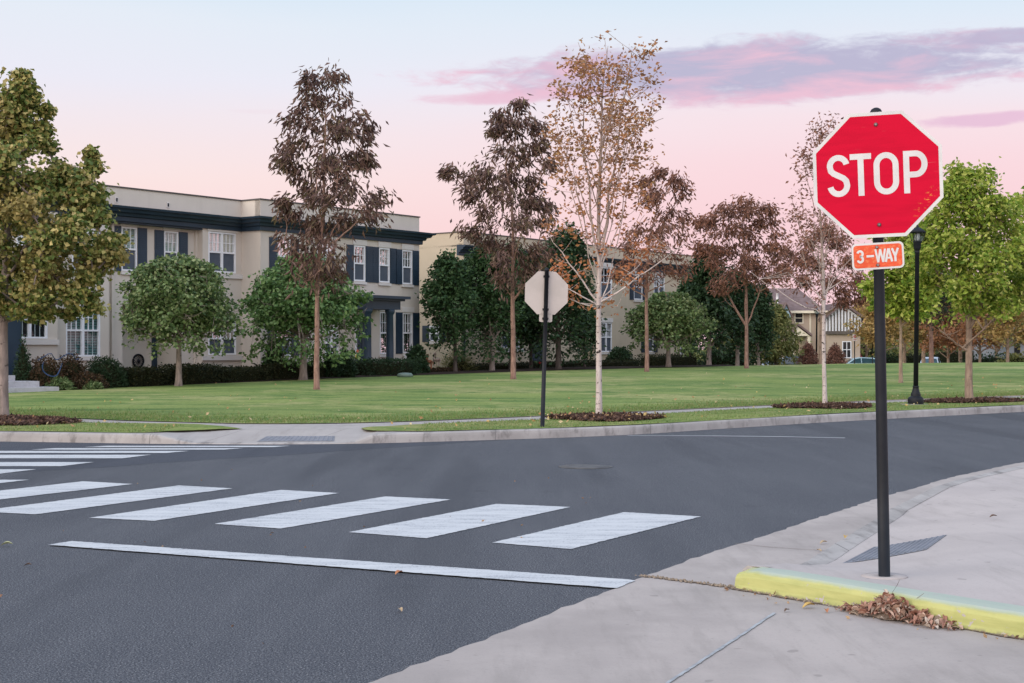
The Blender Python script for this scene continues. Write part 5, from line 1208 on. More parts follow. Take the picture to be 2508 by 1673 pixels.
by_house(F2,1290,1420,2.2,886,1.1,'hedge','dim hedge in the shade right of the sign back pole','hedge','box',LF['hedge'],2400,group=HG)
by_house(F1,795,827,2.5,848,.75,'cypress_shrub','pointed dark cypress touching the purple tree trunk','shrub','cone',LF['cypress'],2400,.1,.05,group='cypress shrubs by the front door')
by_house(F1,826,866,2.6,844,.85,'cypress_shrub','broader pointed cypress beside the yellow dressed gnome','shrub','cone',LF['cypress'],2800,.1,.05,group='cypress shrubs by the front door')
by_house(F1,38,74,2.2,815,.8,'cypress_shrub','slim cone shaped evergreen beside the pale stone steps','shrub','cone',LF['cypress'],2600,.08,.04)
by_house(F1,66,150,2.5,872,1.1,'shrub','rusty brown shrub behind the blue hose','shrub','dome',LF['hedge_brown'],2800,.07,.045)
by_house(F1,140,208,2.4,866,1.1,'shrub','brown twiggy shrub below the teal blinds window','shrub','dome',LF['hedge_brown'],2600,.07,.045)
by_house(F1,170,256,2.9,913,.9,'shrub','small reddish shrub in front of the green juniper','shrub','dome',LF['hedge_brown'],1800,.07,.045)
by_house(F1,206,302,2.3,873,1.3,'shrub','rounded green juniper shrub at the bay corner','shrub','dome',LF['cypress'],3400,.1,.035)
by_house(F1,1003,1038,1.4,846,.9,'shrub','dark leafy shrub against the house corner below the end wall window','shrub','dome',LF['deep'],2000,.12,.09)
by_house(F1,650,690,1.6,838,.8,'shrub','tall dark shrub under the round rich green tree','shrub','dome',LF['deep'],2200,.1,.07)
by_house(F2,1490,1546,2.3,850,1.0,'shrub','dark rounded shrub beneath the bay window','shrub','dome',LF['deep'],2000,.12,.08)
by_house(F1,112,172,3.0,926,.7,'shrub','low tufted plant in front of the rusty shrub','shrub','dome',LF['olive'],1200,.14,.02)
by_house(F1,206,248,3.3,935,.5,'shrub','pale silvery ground plant at the lawn edge','shrub','dome',LF['olive'],900,.06,.04)
by_house(F2,1092,1150,2.3,868,.8,'ornamental_grass','arching tan ornamental grass by the sand wall','ornamental grass','dome',LF['fargreen'],900,.5,.015)
for px, Zd, s, h, lf, lab in ((1775,84,3.2,.9,'deep','low dark shrub mass left of the parked silver car'),(1850,104,2.0,.5,'fargreen','olive shrub before the parked dark car'),(2028,112,2.2,.6,'rust','rusty shrub near the half timbered wing'),
                        (2170,131,4,1.3,'deep','dark shrub behind the big pole'),(2240,136,6,1.5,'hedge','shadowed shrub beyond the lamp post base'),(2345,138,9,1.9,'hedge','long dark shrub under the rusty trees'),(2430,108,6,1.4,'cypress','green shrub before the grey far building'),(2500,100,4,1.2,'fargreen','olive shrub at the picture edge')):
    x, y, z = at(px, Zd); shrub('shrub', lab, 'shrub', (x,y,z-.05), s, 1.6, h+.5, 'dome', LF[lf], 1500, .2, .12, 0.0, 'far shrubs along the street')
x, y, z = at(2101, 129); shrub('flowering_shrub', 'pinkish red flowering bush behind the light blue car', 'shrub', (x,y,z-.02), 1.0, 1.0, 1.75, 'dome', leaf_mat('red_petals', [(.5,.06,.09),(.6,.1,.14)], .2), 700, .14, .1)

def treeline():
    rng = np.random.default_rng(77); n = 15000; px = rng.uniform(1700, 2900, n); Zd = rng.uniform(150, 172, n); X = (px-CX)*Zd/FPX
    top = 3.2+1.3*np.sin(X*.21)+.9*np.sin(X*.53+1)+.5*np.sin(X*1.3); h = top*np.sqrt(rng.uniform(0, 1, n))
    V, F = leaves_np(rng, np.c_[X, Zd, -.72+h], .55, .4, .2)
    mb = MB(); xs_ = np.linspace(18, 84, 60); cv, cf = [], []
    for i, x in enumerate(xs_):
        tp = .8*(3.2+1.3*math.sin(x*.21)+.9*math.sin(x*.53+1)+.5*math.sin(x*1.3)); cv += [(x,158,-.8),(x,159,-.72+tp*.7),(x,164,-.72+tp),(x,170,-.8)]
    for i in range(59):
        for j in range(3): cf.append((i*4+j, i*4+4+j, i*4+5+j, i*4+j+1))
    o = put('treeline', mesh_np('treeline', np.r_[V, np.array(cv)], np.r_[F, np.array(cf)+len(V)], [LF['fargreen'], M['core']], np.r_[np.zeros(len(F), int), np.ones(len(cf), int)]))
    tag(o, 'distant olive green wood closing the view behind the far trees', 'treeline', None, 'stuff')
treeline()
def garden():
    # steps
    sx, sy, sz = F1.pt(F1.u(70,3.2),3.2,0); zg = float(ground_z(sx,sy)); t = thing('stone_steps', 'pale stone steps by the cone shaped evergreen', 'steps', (sx,sy,zg))
    u = F1.u(70,3.2)
    for i, (d0, w0, w1) in enumerate(((0,-.75,2.4),(.38,-.35,2.4),(.76,.2,2.4))):
        mb = MB(); F1.box(mb,u+w0,u+w1,1.2,3.6-d0,zg-.1+.17*i-(.0 if i == 0 else .07),zg+.17*(i+1)-.04); part('step', mb, M['step'], t)
    # hose on the shrub
    mb = MB(); a = F1.u(105,3.15); b = F1.u(152,3.15); c, r = (a+b)/2, abs(a-b)/2; z0 = F1.z(892,c,3.15)
    mb.tube([F1.pt(c+r*math.cos(q),3.15+.05*math.sin(3*q),z0+r*1.1*math.sin(q)-.0) for q in np.linspace(math.pi*.98, math.pi*2.05, 16)], .018, 6)
    mb.tube([F1.pt(c-r*.3+.12*k,3.05+.1*math.sin(k),z0+.22+.1*math.sin(k*1.1)) for k in range(-8,5)], .014, 6)
    x, y, _ = F1.pt(c,3.15,0); h = thing('garden_hose', 'blue looped garden hose hanging on the rusty shrub', 'hose', (x,y,z0-r)); part('hose', mb, simple('blue_hose', (.03,.07,.17), (.02,.05,.12), 5, .5, .4), h)
    # iron wreath ornament on the porch
    v = -1.38-1.25; u = F1.u(339,v); z = F1.z(884,u,v); x, y, _ = F1.pt(u,v,z); t = thing('wheel_ornament', 'dark round iron ornament on the shaded porch wall', 'ornament', (x,y,z-.5))
    mb = MB(); rr = .23
    mb.tube([F1.pt(u+rr*math.cos(q),v,z+rr*math.sin(q)) for q in np.linspace(0,2*math.pi,25)], .035, 6, cap=False); part('rim', mb, M['blackmetal'], t); mb = MB()
    for k in range(14):
        q = k*math.pi*2/14; mb.tube([F1.pt(u,v,z), F1.pt(u+.12*math.cos(q+.4),v+.03,z+.12*math.sin(q+.4)), F1.pt(u+rr*math.cos(q),v,z+rr*math.sin(q))], .012, 5)
    part('scrolls', mb, M['blackmetal'], t)
    # gnome on a pale urn
    v = 1.05; u = F1.u(876,v); zb_ = F1.z(879,u,v); x, y, _ = F1.pt(u,v,0); zg = float(ground_z(x,y))
    ur = thing('garden_urn', 'pale green garden urn under the yellow dressed gnome', 'urn', (x,y,zg)); mb = MB(); hgt = zb_-zg
    mb.lathe([(.2,0),(.22,.06),(.12,.14),(.1,hgt*.45),(.24,hgt*.75),(.34,hgt-.05),(.36,hgt)], 18, (x,y,zg)); part('bowl', mb, simple('pale_green_ceramic', (.3,.38,.32), (.24,.3,.26), 6, .5, .4), ur)
    g = thing('garden_gnome', 'gnome figure in a yellow dress with red hair, on the pale urn', 'garden figure', (x,y,zb_)); mb = MB()
    mb.lathe([(.1,0),(.11,.03),(.09,.13),(.055,.19),(.03,.21)], 14, (x,y,zb_)); part('dress', mb, simple('yellow_glaze', (.62,.5,.1), (.5,.4,.08), 9, .5, .4), g)
    mb = MB(); mb.ball((x,y-.0,zb_+.25), .055); part('head', mb, simple('terracotta_skin', (.5,.25,.15), (.42,.2,.12), 9, .6, .3), g)
    mb = MB(); mb.lathe([(.06,.262),(.066,.285),(.05,.33),(.025,.355),(.004,.37)], 12, (x,y+.015,zb_)); part('hair', mb, simple('red_glaze', (.45,.09,.03), (.36,.07,.03), 9, .5, .4), g)
    # animal figurines on stakes
    for px, py0, py1, col, lab in ((1050,866,903,(.36,.14,.07),'orange brown horse figurine on a stake by the house corner'),(1068.5,863,896,(.5,.42,.36),'whitish horse figurine on a stake, just beside the orange one')):
        v = 3.0; u = F2.u(px,v); x, y, _ = F2.pt(u,v,0); z1, z0 = F2.z(py0,u,v), F2.z(py1,u,v); zg = float(ground_z(x,y)); s = z1-z0
        t = thing('horse_figurine', lab, 'garden figure', (x,y,zg), 'horse figurines on stakes'); mb = MB(); mb.tube([(x,y,zg-.05),(x,y,z0+s*.4)], .012, 6); part('stake', mb, M['bark_tan'], t)
        mb = MB(); mb.tube([(x-.13,y,z0+s*.45),(x-.06,y,z0+s*.47),(x+.05,y,z0+s*.46),(x+.13,y,z0+s*.5)], [.05,.09,.085,.06], 8)
        mb.tube([(x-.1,y,z0+s*.5),(x-.06,y,z0+s*.7),(x-.02,y,z0+s*.9)], [.065,.045,.035], 7); mb.tube([(x-.0,y,z0+s*.93),(x-.07,y,z0+s*.9),(x-.12,y,z0+s*.82)], [.04,.045,.025], 7)
        for lx_ in (-.11,-.08,.08,.11): mb.tube([(x+lx_,y+.03*(1 if lx_ > 0 else -1),z0+s*.42),(x+lx_*1.1,y,z0+s*.2),(x+lx_*1.05,y,z0)], [.03,.018,.02], 6)
        mb.tube([(x+.13,y,z0+s*.5),(x+.18,y,z0+s*.4),(x+.18,y,z0+s*.25)], [.02,.025,.01], 6)
        part('body', mb, simple('figurine_glaze', col, tuple(c*.7 for c in col), 12, .5, .4), t)
    # white globe light on a stem
    v = 1.0; u = F1.u(995,v); x, y, _ = F1.pt(u,v,0); zg = float(ground_z(x,y)); z1 = F1.z(876,u,v); t = thing('globe_light', 'white globe garden light on a thin bent stem', 'garden light', (x,y,zg))
    mb = MB(); mb.tube([(x+.12,y,zg-.05),(x+.1,y,zg+.25),(x+.03,y,z1-.2),(x,y,z1-.05)], .014, 6); part('stem', mb, M['blackmetal'], t); mb = MB(); mb.ball((x,y,z1), .09); part('globe', mb, M['white'], t)
    x, y, z = at(992,53.6); mb = MB(); mb.lathe([(.3,0),(.3,.08),(.24,.14),(.1,.16),(.001,.165)], 18, (x,y,z)); o = part('valve_cover', mb, simple('pale_green_plastic', (.16,.22,.18), (.13,.18,.15), 6, .5, .4)); tag(o, 'small pale green valve cover at the lawn edge', 'valve cover')
    v = 3.0; u = F2.u(1322,v); x, y, _ = F2.pt(u,v,0); zg = float(ground_z(x,y)); t = thing('garden_flower', 'single red flower in the shade left of the sign back pole', 'flower', (x,y,zg)); z1 = F2.z(890,u,v)
    mb = MB(); mb.tube([(x,y,zg-.05),(x+.02,y,zg+.3),(x,y,z1-.04)], .012, 5); part('stem', mb, simple('green_stem', (.04,.09,.02), (.05,.1,.03), 4), t); mb = MB()
    for k in range(8):
        q = k*math.pi/4; mb.face([(x,y,z1),(x+.09*math.cos(q-.3),y+.06*math.sin(q-.3),z1+.03),(x+.14*math.cos(q),y+.09*math.sin(q),z1+.06),(x+.09*math.cos(q+.3),y+.06*math.sin(q+.3),z1+.03)])
    mb.ball((x,y,z1+.02),.05,6); part('petals', mb, simple('red_petal', (.5,.03,.02), (.4,.02,.02), 9, .6, .3), t)
garden()

# ------------------------------------------------------------------ signs
def strokes(mb, pts, w, y, closed=False):
    """flat stroke of constant width along 2D points (x, z) at depth y"""
    pts = [np.array(p, float) for p in pts]; n = len(pts); L_, R_ = [], []
    for i in range(n):
        ds = []
        for a, b in ((i-1,i),(i,i+1)):
            if closed: a, b = a % n, b % n
            if 0 <= a and b < n and (closed or b-a == 1):
                d = pts[b]-pts[a]; d /= np.linalg.norm(d); ds.append(np.array((-d[1],d[0])))
        m = ds[0] if len(ds) == 1 else (ds[0]+ds[1])/(1+ds[0].dot(ds[1]))
        L_.append(pts[i]+m*w/2); R_.append(pts[i]-m*w/2)
    for i in range(n if closed else n-1):
        j = (i+1) % n; mb.face([(R_[i][0],y,R_[i][1]),(R_[j][0],y,R_[j][1]),(L_[j][0],y,L_[j][1]),(L_[i][0],y,L_[i][1])])
def arc(cx, cz, rx, rz, a0, a1, n=12): return [(cx+rx*math.cos(math.radians(a0+(a1-a0)*i/n)), cz+rz*math.sin(math.radians(a0+(a1-a0)*i/n))) for i in range(n+1)]
def glyph(mb, ch, x, z, w, h, s, y):
    """condensed road-sign letters in a box w by h with stroke s, lower left corner at x, z"""
    a, b, c, d = x+s/2, x+w-s/2, z+s/2, z+h-s/2; m = z+h/2; r = (b-a)/2; cx = (a+b)/2
    if ch == 'S':
        q = (d-c)/4; p = arc(cx, d-q*.95, r, q*.95, 12, 180, 14)+[(a+r*.12, m+q*.55),(a+r*.45, m+q*.26),(cx, m),(b-r*.42, m-q*.28),(b-r*.1, m-q*.6)]+arc(cx, c+q*.95, r, q*.95, 0, -170, 14)
        strokes(mb, p, s, y)
    elif ch == 'T': strokes(mb, [(x,d),(x+w,d)], s, y); strokes(mb, [(cx,d-s/2),(cx,z)], s, y)
    elif ch == 'O': k = r*.98; strokes(mb, arc(cx,d-k*1.1,r,k*1.1,0,180,14)+arc(cx,c+k*1.1,r,k*1.1,180,360,14), s, y, True)
    elif ch == 'P':
        q = h*.275; strokes(mb, [(a,z),(a,z+h)], s, y); k = q-s*.0
        strokes(mb, [(a+s/2,d),(b-k*.75,d)]+arc(b-k*.75,d-k*.9,k*.75,k*.9,90,-90,14)[1:-1]+[(b-k*.75,d-k*1.8),(a+s/2,d-k*1.8)], s, y)
    elif ch == '3':
        q = (d-c)/4; strokes(mb, arc(cx,d-q,r,q,165,-70,14)+[(cx-.15*r,m)], s, y); strokes(mb, [(cx-.15*r,m+.001)]+arc(cx,c+q,r,q*1.02,70,-165,14), s, y)
    elif ch == '-': strokes(mb, [(x,m),(x+w,m)], s, y)
    elif ch == 'W': [strokes(mb, [(x+w*a_,z+h*b_),(x+w*c_,z+h*d_)], s*.9, y-.00008*i_) for i_, (a_,b_,c_,d_) in enumerate(((.07,1,.28,0),(.28,0,.5,.98),(.5,.98,.72,0),(.72,0,.93,1)))]
    elif ch == 'A': strokes(mb, [(x+s*.45,z),(cx-s*.04,z+h)], s, y); strokes(mb, [(cx+s*.04,z+h),(x+w-s*.45,z)], s, y-.0001); strokes(mb, [(x+w*.24,z+h*.3),(x+w*.76,z+h*.3)], s*.85, y-.0002)
    elif ch == 'Y': strokes(mb, [(x+s*.5,z+h),(cx,z+h*.42)], s, y); strokes(mb, [(cx,z+h*.42),(x+w-s*.5,z+h)], s, y-.0001); strokes(mb, [(cx,z+h*.5),(cx,z)], s, y-.0002)
def octagon(R_): return [(R_*math.cos(math.radians(22.5+45*i))/math.cos(math.radians(22.5)), R_*math.sin(math.radians(22.5+45*i))/math.cos(math.radians(22.5))) for i in range(8)]
def rrect(w, h, r, n=6):
    o = []
    for cx, cz, a in ((w/2-r,h/2-r,0),(-w/2+r,h/2-r,90),(-w/2+r,-h/2+r,180),(w/2-r,-h/2+r,270)): o += arc(cx,cz,r,r,a,a+90,n)
    return o
def plate_mesh(mb, poly, y0, y1): mb.prism(list(reversed(poly)), y0, y1)
def face2(mb, poly, y): mb.face([(p[0],y,p[1]) for p in poly])

Zs = 8.17; base = ((2166-CX)*Zs/FPX, Zs, walk_near_z((2166-CX)*Zs/FPX, Zs))
ss = thing('stop_sign', 'red stop sign on a black pole with a small orange plate below', 'stop sign', base, rot=(0, math.radians(-1.0), math.radians(-12)))
zt_ = 2.672; HC = 2.305; HW = 1.84
mb = MB(); mb.tube([(0,0,-.02),(0,0,.6),(0,0,1.4),(0,0,zt_)], [.0335,.0325,.031,.028], 24); part('pole', mb, M['blackmetal'], ss, True)
mb = MB(); mb.lathe([(.03,zt_-.03),(.034,zt_-.028),(.034,zt_),(.026,zt_+.014),(.012,zt_+.022),(.001,zt_+.024)], 20); part('pole_cap', mb, M['blackmetal'], ss, True)
mb = MB(); mb.lathe([(.13,.0),(.13,.004),(.06,.007),(.045,.003),(.04,.001)], 28); part('footing', mb, M['plateau'], ss, True)
def sub(name, mb, mat, parent, loc=None, rot=None):
    o = part(name, mb, mat, parent, True)
    if loc: o.location = loc
    if rot: o.rotation_euler = rot
    return o
mb = MB(); plate_mesh(mb, octagon(.359), -.0022, .0); sp_ = sub('stop_plate', mb, M['signwhite'], ss, (0,-.034,HC), (0, math.radians(-.9), 0))
mb = MB(); face2(mb, octagon(.3395), -.0032); sub('red_field', mb, M['signred'], sp_)
mb = MB(); h = .242; s = .0332; u = .242/345
for ch, a, b in (('S',228,410),('T',413,583),('O',600,798),('P',835,1025)): glyph(mb, ch, (a-629)*u, -.122+.006, (b-a)*u, h, s, -.0042)
sub('lettering', mb, M['signwhite'], sp_)
for zz in (.287,-.287):
    mb = MB(); mb.tube([(0,-.0033,zz),(0,-.008,zz),(0,-.011,zz)], [.0115,.0115,.006], 12); mb.tube([(0,-.0105,zz),(0,-.013,zz)], .0055, 8); sub('bolt', mb, M['bolt'], sp_)
mb = MB(); plate_mesh(mb, rrect(.29,.152,.026), -.002, 0); wp = sub('way_plate', mb, M['signwhite'], ss, (-.006,-.0345,HW), (0, math.radians(-2.0), 0))
mb = MB(); face2(mb, rrect(.268,.13,.018), -.003); sub('orange_field', mb, M['signorange'], wp)
mb = MB(); u = .29/400; hh = 105*u
for ch, a, b in (('3',463,520),('-',540,598),('W',604,690),('A',678,742),('Y',728,792)): glyph(mb, ch, (a-627)*u, -hh/2+.001, (b-a)*u, hh, .0125, -.0038-.0001*'3-WAY'.index(ch))
sub('lettering', mb, M['signwhite'], wp)
for zz in (.05,-.052):
    mb = MB(); mb.tube([(-.003,-.0042,zz),(-.003,-.008,zz),(-.003,-.011,zz)], [.0095,.0095,.005], 12); sub('bolt', mb, M['bolt'], wp)
for zz in (HC+.287,HC-.287,HW): 
    mb = MB(); mb.box(-.045,.045,.022,.04,zz-.012,zz+.012); part('bracket', mb, M['blackmetal'], ss, True)

# sign seen from behind
Zb = 23.25; bx = (1328.6-CX)*Zb/FPX
sb = thing('stop_sign', 'grey back of an octagonal sign on a black post on the verge', 'stop sign', (bx,Zb,.17), rot=(0, math.radians(1.6), math.radians(4)))
H_ = (1047-663)*Zb/FPX; mb = MB(); mb.tube([(0,0,-.03),(0,0,H_*.5),(0,0,H_)], [.036,.035,.034], 16); part('pole', mb, M['blackmetal'], sb, True)
mb = MB(); mb.lathe([(.036,H_-.03),(.04,H_-.02),(.038,H_),(.02,H_+.02),(.001,H_+.026)], 16); part('pole_cap', mb, M['blackmetal'], sb, True)
oc = (1047-721)*Zb/FPX; mb = MB(); plate_mesh(mb, octagon(.352), .036, .04); pl = part('octagon_plate', mb, M['galv'], sb, True); pl.location = (.008,0,oc)
mb = MB(); plate_mesh(mb, rrect(.215,.14,.03), .036, .04); pl2 = part('small_plate', mb, M['galv'], sb, True); pl2.location = (.008,0,(1047-782)*Zb/FPX)
for q in (oc+.27,oc-.27,oc-.42):
    mb = MB(); mb.box(-.05,.05,.02,.038,q-.018,q+.018); mb.tube([(.035,.0,q),(.035,-.05,q)], .012, 8); part('bracket', mb, M['blackmetal'], sb, True)
mb = MB(); face2(mb, list(reversed(octagon(.33))), .0412); o = part('red_face', mb, M['signred'], pl, True)

# small distant parking sign and dark backed sign
def small_sign(px, Zd, ytop, ybot, w, label, mat, mark):
    x, y, z = at(px, Zd); k = Zd/FPX; t = thing('street_sign', label, 'street sign', (x,y,z)); z1 = EYE-(ytop-HY)*k; z0 = EYE-(ybot-HY)*k
    mb = MB(); mb.tube([(x,y,z-.05),(x,y,z1)], .035, 8); part('pole', mb, M['blackmetal'], t)
    mb = MB(); mb.box(x-w/2,x+w/2,y-.06,y-.04,z0,z1); p = part('plate', mb, mat, t)
    if mark:
        zc = z0+(z1-z0)*.62; mb = MB(); r = w*.27; mb.tube([(x+r*math.cos(a),y-.066,zc+r*math.sin(a)) for a in np.linspace(0,6.283,17)], .02, 5, cap=False); mb.tube([(x-r*.7,y-.066,zc+r*.7),(x+r*.7,y-.066,zc-r*.7)], .016, 5); mb.box(x-w*.32,x+w*.32,y-.064,y-.0605,z0+.06,z0+.1)
        part('red_mark', mb, M['signred'], p)
small_sign(2093, 98, 818.5, 835, .3, 'small white sign with a red symbol on a thin far pole', M['signwhite'], True)
small_sign(2137, 98, 820, 836.5, .36, 'dark backed sign on a thin pole next to the big stop pole', M['blackmetal'], False)

# ------------------------------------------------------------------ lamp posts
M['lampcore'] = simple('frosted_chimney', (.7,.7,.7), (.62,.62,.62), 4, .4, .4)
def lamp_post(px, Zd, zb, s, label):
    x = (px-CX)*Zd/FPX; t = thing('lamp_post', label, 'lamp post', (x,Zd,zb), 'black lamp posts along the lawn'); t.scale = (s,s,s)
    t.rotation_euler = (0, math.radians(.7), math.radians(20))
    mb = MB(); mb.lathe([(.17,-.02),(.18,.0),(.185,.1),(.175,.16),(.13,.19),(.112,.2),(.118,.225),(.112,.25),(.09,.3),(.075,.36),(.068,.4),(.074,.41),(.074,.43),(.058,.44)], 24); part('base', mb, M['blackmetal'], t, True)
    mb = MB(); mb.lathe([(.057,.43),(.05,3.55),(.06,3.56),(.06,3.6),(.052,3.62)], 20); part('shaft', mb, M['blackmetal'], t, True)
    mb = MB(); mb.lathe([(.05,3.6),(.085,3.68),(.09,3.8),(.105,3.82),(.105,3.84)], 20); part('fitter', mb, M['blackmetal'], t, True)
    zb0, zt0 = 3.84, 4.03; mb = MB()
    for i in range(4):
        a0, a1 = math.pi/4+i*math.pi/2, math.pi/4+(i+1)*math.pi/2; r0, r1 = .13, .185
        mb.face([(r0*math.cos(a0),r0*math.sin(a0),zb0),(r0*math.cos(a1),r0*math.sin(a1),zb0),(r1*math.cos(a1),r1*math.sin(a1),zt0),(r1*math.cos(a0),r1*math.sin(a0),zt0)])
    ln_ = part('lantern', mb, M['glass'], t, True); mb = MB()
    for i in range(8):
        a = math.pi/4+i*math.pi/4; k = 1 if i % 2 == 0 else math.cos(math.pi/4); mb.tube([(.13*k*math.cos(a),.13*k*math.sin(a),zb0),(.185*k*math.cos(a),.185*k*math.sin(a),zt0)], .009, 6)
    part('lantern_frame', mb, M['blackmetal'], ln_, True); mb = MB(); mb.lathe([(.06,zb0+.002),(.07,zb0+.05),(.06,zb0+.16),(.03,zt0-.01)], 14); part('chimney', mb, M['lampcore'], ln_, True)
    mb = MB(); mb.lathe([(.185,zt0+.0),(.2,zt0+.01),(.2,zt0+.03),(.15,zt0+.07),(.07,zt0+.125),(.03,zt0+.14),(.03,zt0+.16),(.018,zt0+.17),(.022,zt0+.19),(.002,zt0+.215)], 22); part('cap', mb, M['blackmetal'], t, True)
    return t
lp = lamp_post(2242.5, 32.4, .165, .97, 'black lamp post with a four sided lantern on the verge by the lime tree')
mb = MB(); mb.box(-.28,.28,-.22,.22,-.02,.012); part('footing', mb, M['sidewalk'], lp, True)
def lamp_copy(src, loc, s, label):
    c = src.copy(); C.objects.link(c); c.location = loc; c.scale = (s,s,s); c['label'] = label
    for ch in src.children:
        d = ch.copy(); d.parent = c; C.objects.link(d)
        for g in ch.children: e = g.copy(); e.parent = d; C.objects.link(e)
lamp_copy(lp, at(1999,92), 1.0, 'far black lamp post beside the brown roofed house')

# ------------------------------------------------------------------ cars
M['tyre'] = simple('tyre_rubber', (.015,.015,.016), (.025,.025,.026), 9, .85, .2); M['carglass'] = simple('car_glass', (.03,.07,.09), (.04,.09,.11), 2, .06, .8)
M['chrome'] = simple('wheel_alloy', (.5,.5,.52), (.4,.4,.42), 5, .3, .5, metal=.8); M['tail'] = simple('tail_lamp', (.5,.02,.02), (.4,.02,.02), 5, .3, .5); M['head'] = simple('head_lamp', (.7,.72,.75), (.6,.62,.65), 5, .2, .6)
def car(px, Zd, yaw, col, prof, cabin, label, L=4.3, W=1.75):
    loc = at(px, Zd); t = thing('parked_car', label, 'car', loc, 'cars parked beyond the lawn', rot=(0,0,yaw))
    paint = simple('car_paint', col, tuple(c*.92 for c in col), 2, .25, .6); h = W/2
    def shell(poly, inset):
        mb = MB(); n = len(poly); A = [(x,-h+inset(z),z) for x, z in poly]; B = [(x,h-inset(z),z) for x, z in poly]
        mb.face(A); mb.face(list(reversed(B)))
        for i in range(n): mb.face([A[i],B[i],B[(i+1)%n],A[(i+1)%n]])
        return mb
    ins = lambda z: .03 if z < .3 else (.0 if z < .8 else .05+(z-.8)*.28)
    part('body', shell(prof, ins), paint, t, True)
    for sgn in (-1,1):
        for quad in cabin['side']: mb = MB(); mb.face([(x, sgn*(h-ins(z)+.006), z) for x, z in (quad if sgn < 0 else list(reversed(quad)))]); part('side_window', mb, M['carglass'], t, True)
    for nm, (a, b) in (('windscreen',cabin['front']),('rear_window',cabin['rear'])):
        dx, dz = b[1]-a[1], -(b[0]-a[0]); q = math.hypot(dx,dz); dx, dz = dx/q*.008, dz/q*.008; sg = 1 if nm == 'windscreen' else 1
        mb = MB(); i0, i1 = h-ins(a[1])-.1, h-ins(b[1])-.1
        if (nm == 'windscreen' and dx > 0) or (nm == 'rear_window' and dx < 0): dx, dz = -dx, -dz
        mb.face([(a[0]+dx,-i0,a[1]+dz),(a[0]+dx,i0,a[1]+dz),(b[0]+dx,i1,b[1]+dz),(b[0]+dx,-i1,b[1]+dz)]); part(nm, mb, M['carglass'], t, True)
    for x in (-L*.31,L*.31):
        for sgn in (-1,1):
            mb = MB(); mb.tube([(x,sgn*(h-.2),.32),(x,sgn*(h+.01),.32)], .32, 18); w = part('wheel', mb, M['tyre'], t, True)
            mb = MB(); mb.tube([(x,sgn*(h+.011),.32),(x,sgn*(h+.02),.32)], .2, 14); part('rim', mb, M['chrome'], w, True)
    for sgn in (-1,1):
        mb = MB(); mb.box(-L/2-.012,-L/2+.1,sgn*h*.62-.16,sgn*h*.62+.16,.62,.76); part('headlight', mb, M['head'], t, True)
        mb = MB(); mb.box(L/2-.12,L/2+.014,sgn*h*.72-.13,sgn*h*.72+.13,.8,1.02); part('taillight', mb, M['tail'], t, True)
hatch = [(-2.15,.3),(-2.15,.62),(-2.0,.78),(-1.15,.92),(-.45,1.36),(.2,1.47),(1.3,1.42),(1.75,1.25),(2.05,.95),(2.15,.7),(2.15,.3),(1.75,.22),(-1.8,.22)]
hcab = {'side': [[(-.95,.96),(.15,.96),(.15,1.4),(-.42,1.3)],[(.22,.96),(1.55,.98),(1.4,1.3),(.95,1.37),(.22,1.4)]], 'front': ((-1.08,.97),(-.5,1.33)), 'rear': ((1.98,1.02),(1.79,1.22))}
suv = [(-2.2,.35),(-2.2,.85),(-2.05,1.0),(-1.1,1.08),(-.55,1.62),(.0,1.72),(1.7,1.7),(2.0,1.5),(2.2,1.05),(2.2,.35),(1.8,.28),(-1.8,.28)]
scab = {'side': [[(-.85,1.12),(.2,1.12),(.2,1.62),(-.45,1.56)],[(.28,1.12),(1.85,1.12),(1.7,1.6),(.28,1.62)]], 'front': ((-1.02,1.14),(-.6,1.58)), 'rear': ((2.14,1.15),(1.99,1.48))}
car(2097, 124, math.radians(8), (.42,.6,.7), hatch, hcab, 'light blue hatchback half hidden by the lawn crest, below the red bush')
car(2278, 126, math.radians(70), (.55,.65,.78), hatch, hcab, 'pale car seen end on between far trunks behind the lamp post')
car(1940, 112, math.radians(-100), (.03,.045,.06), suv, scab, 'dark car with red tail lamp near the far lamp post')
car(1893, 116, math.radians(10), (.6,.64,.7), hatch, hcab, 'silver car mostly hidden behind the olive conical tree')

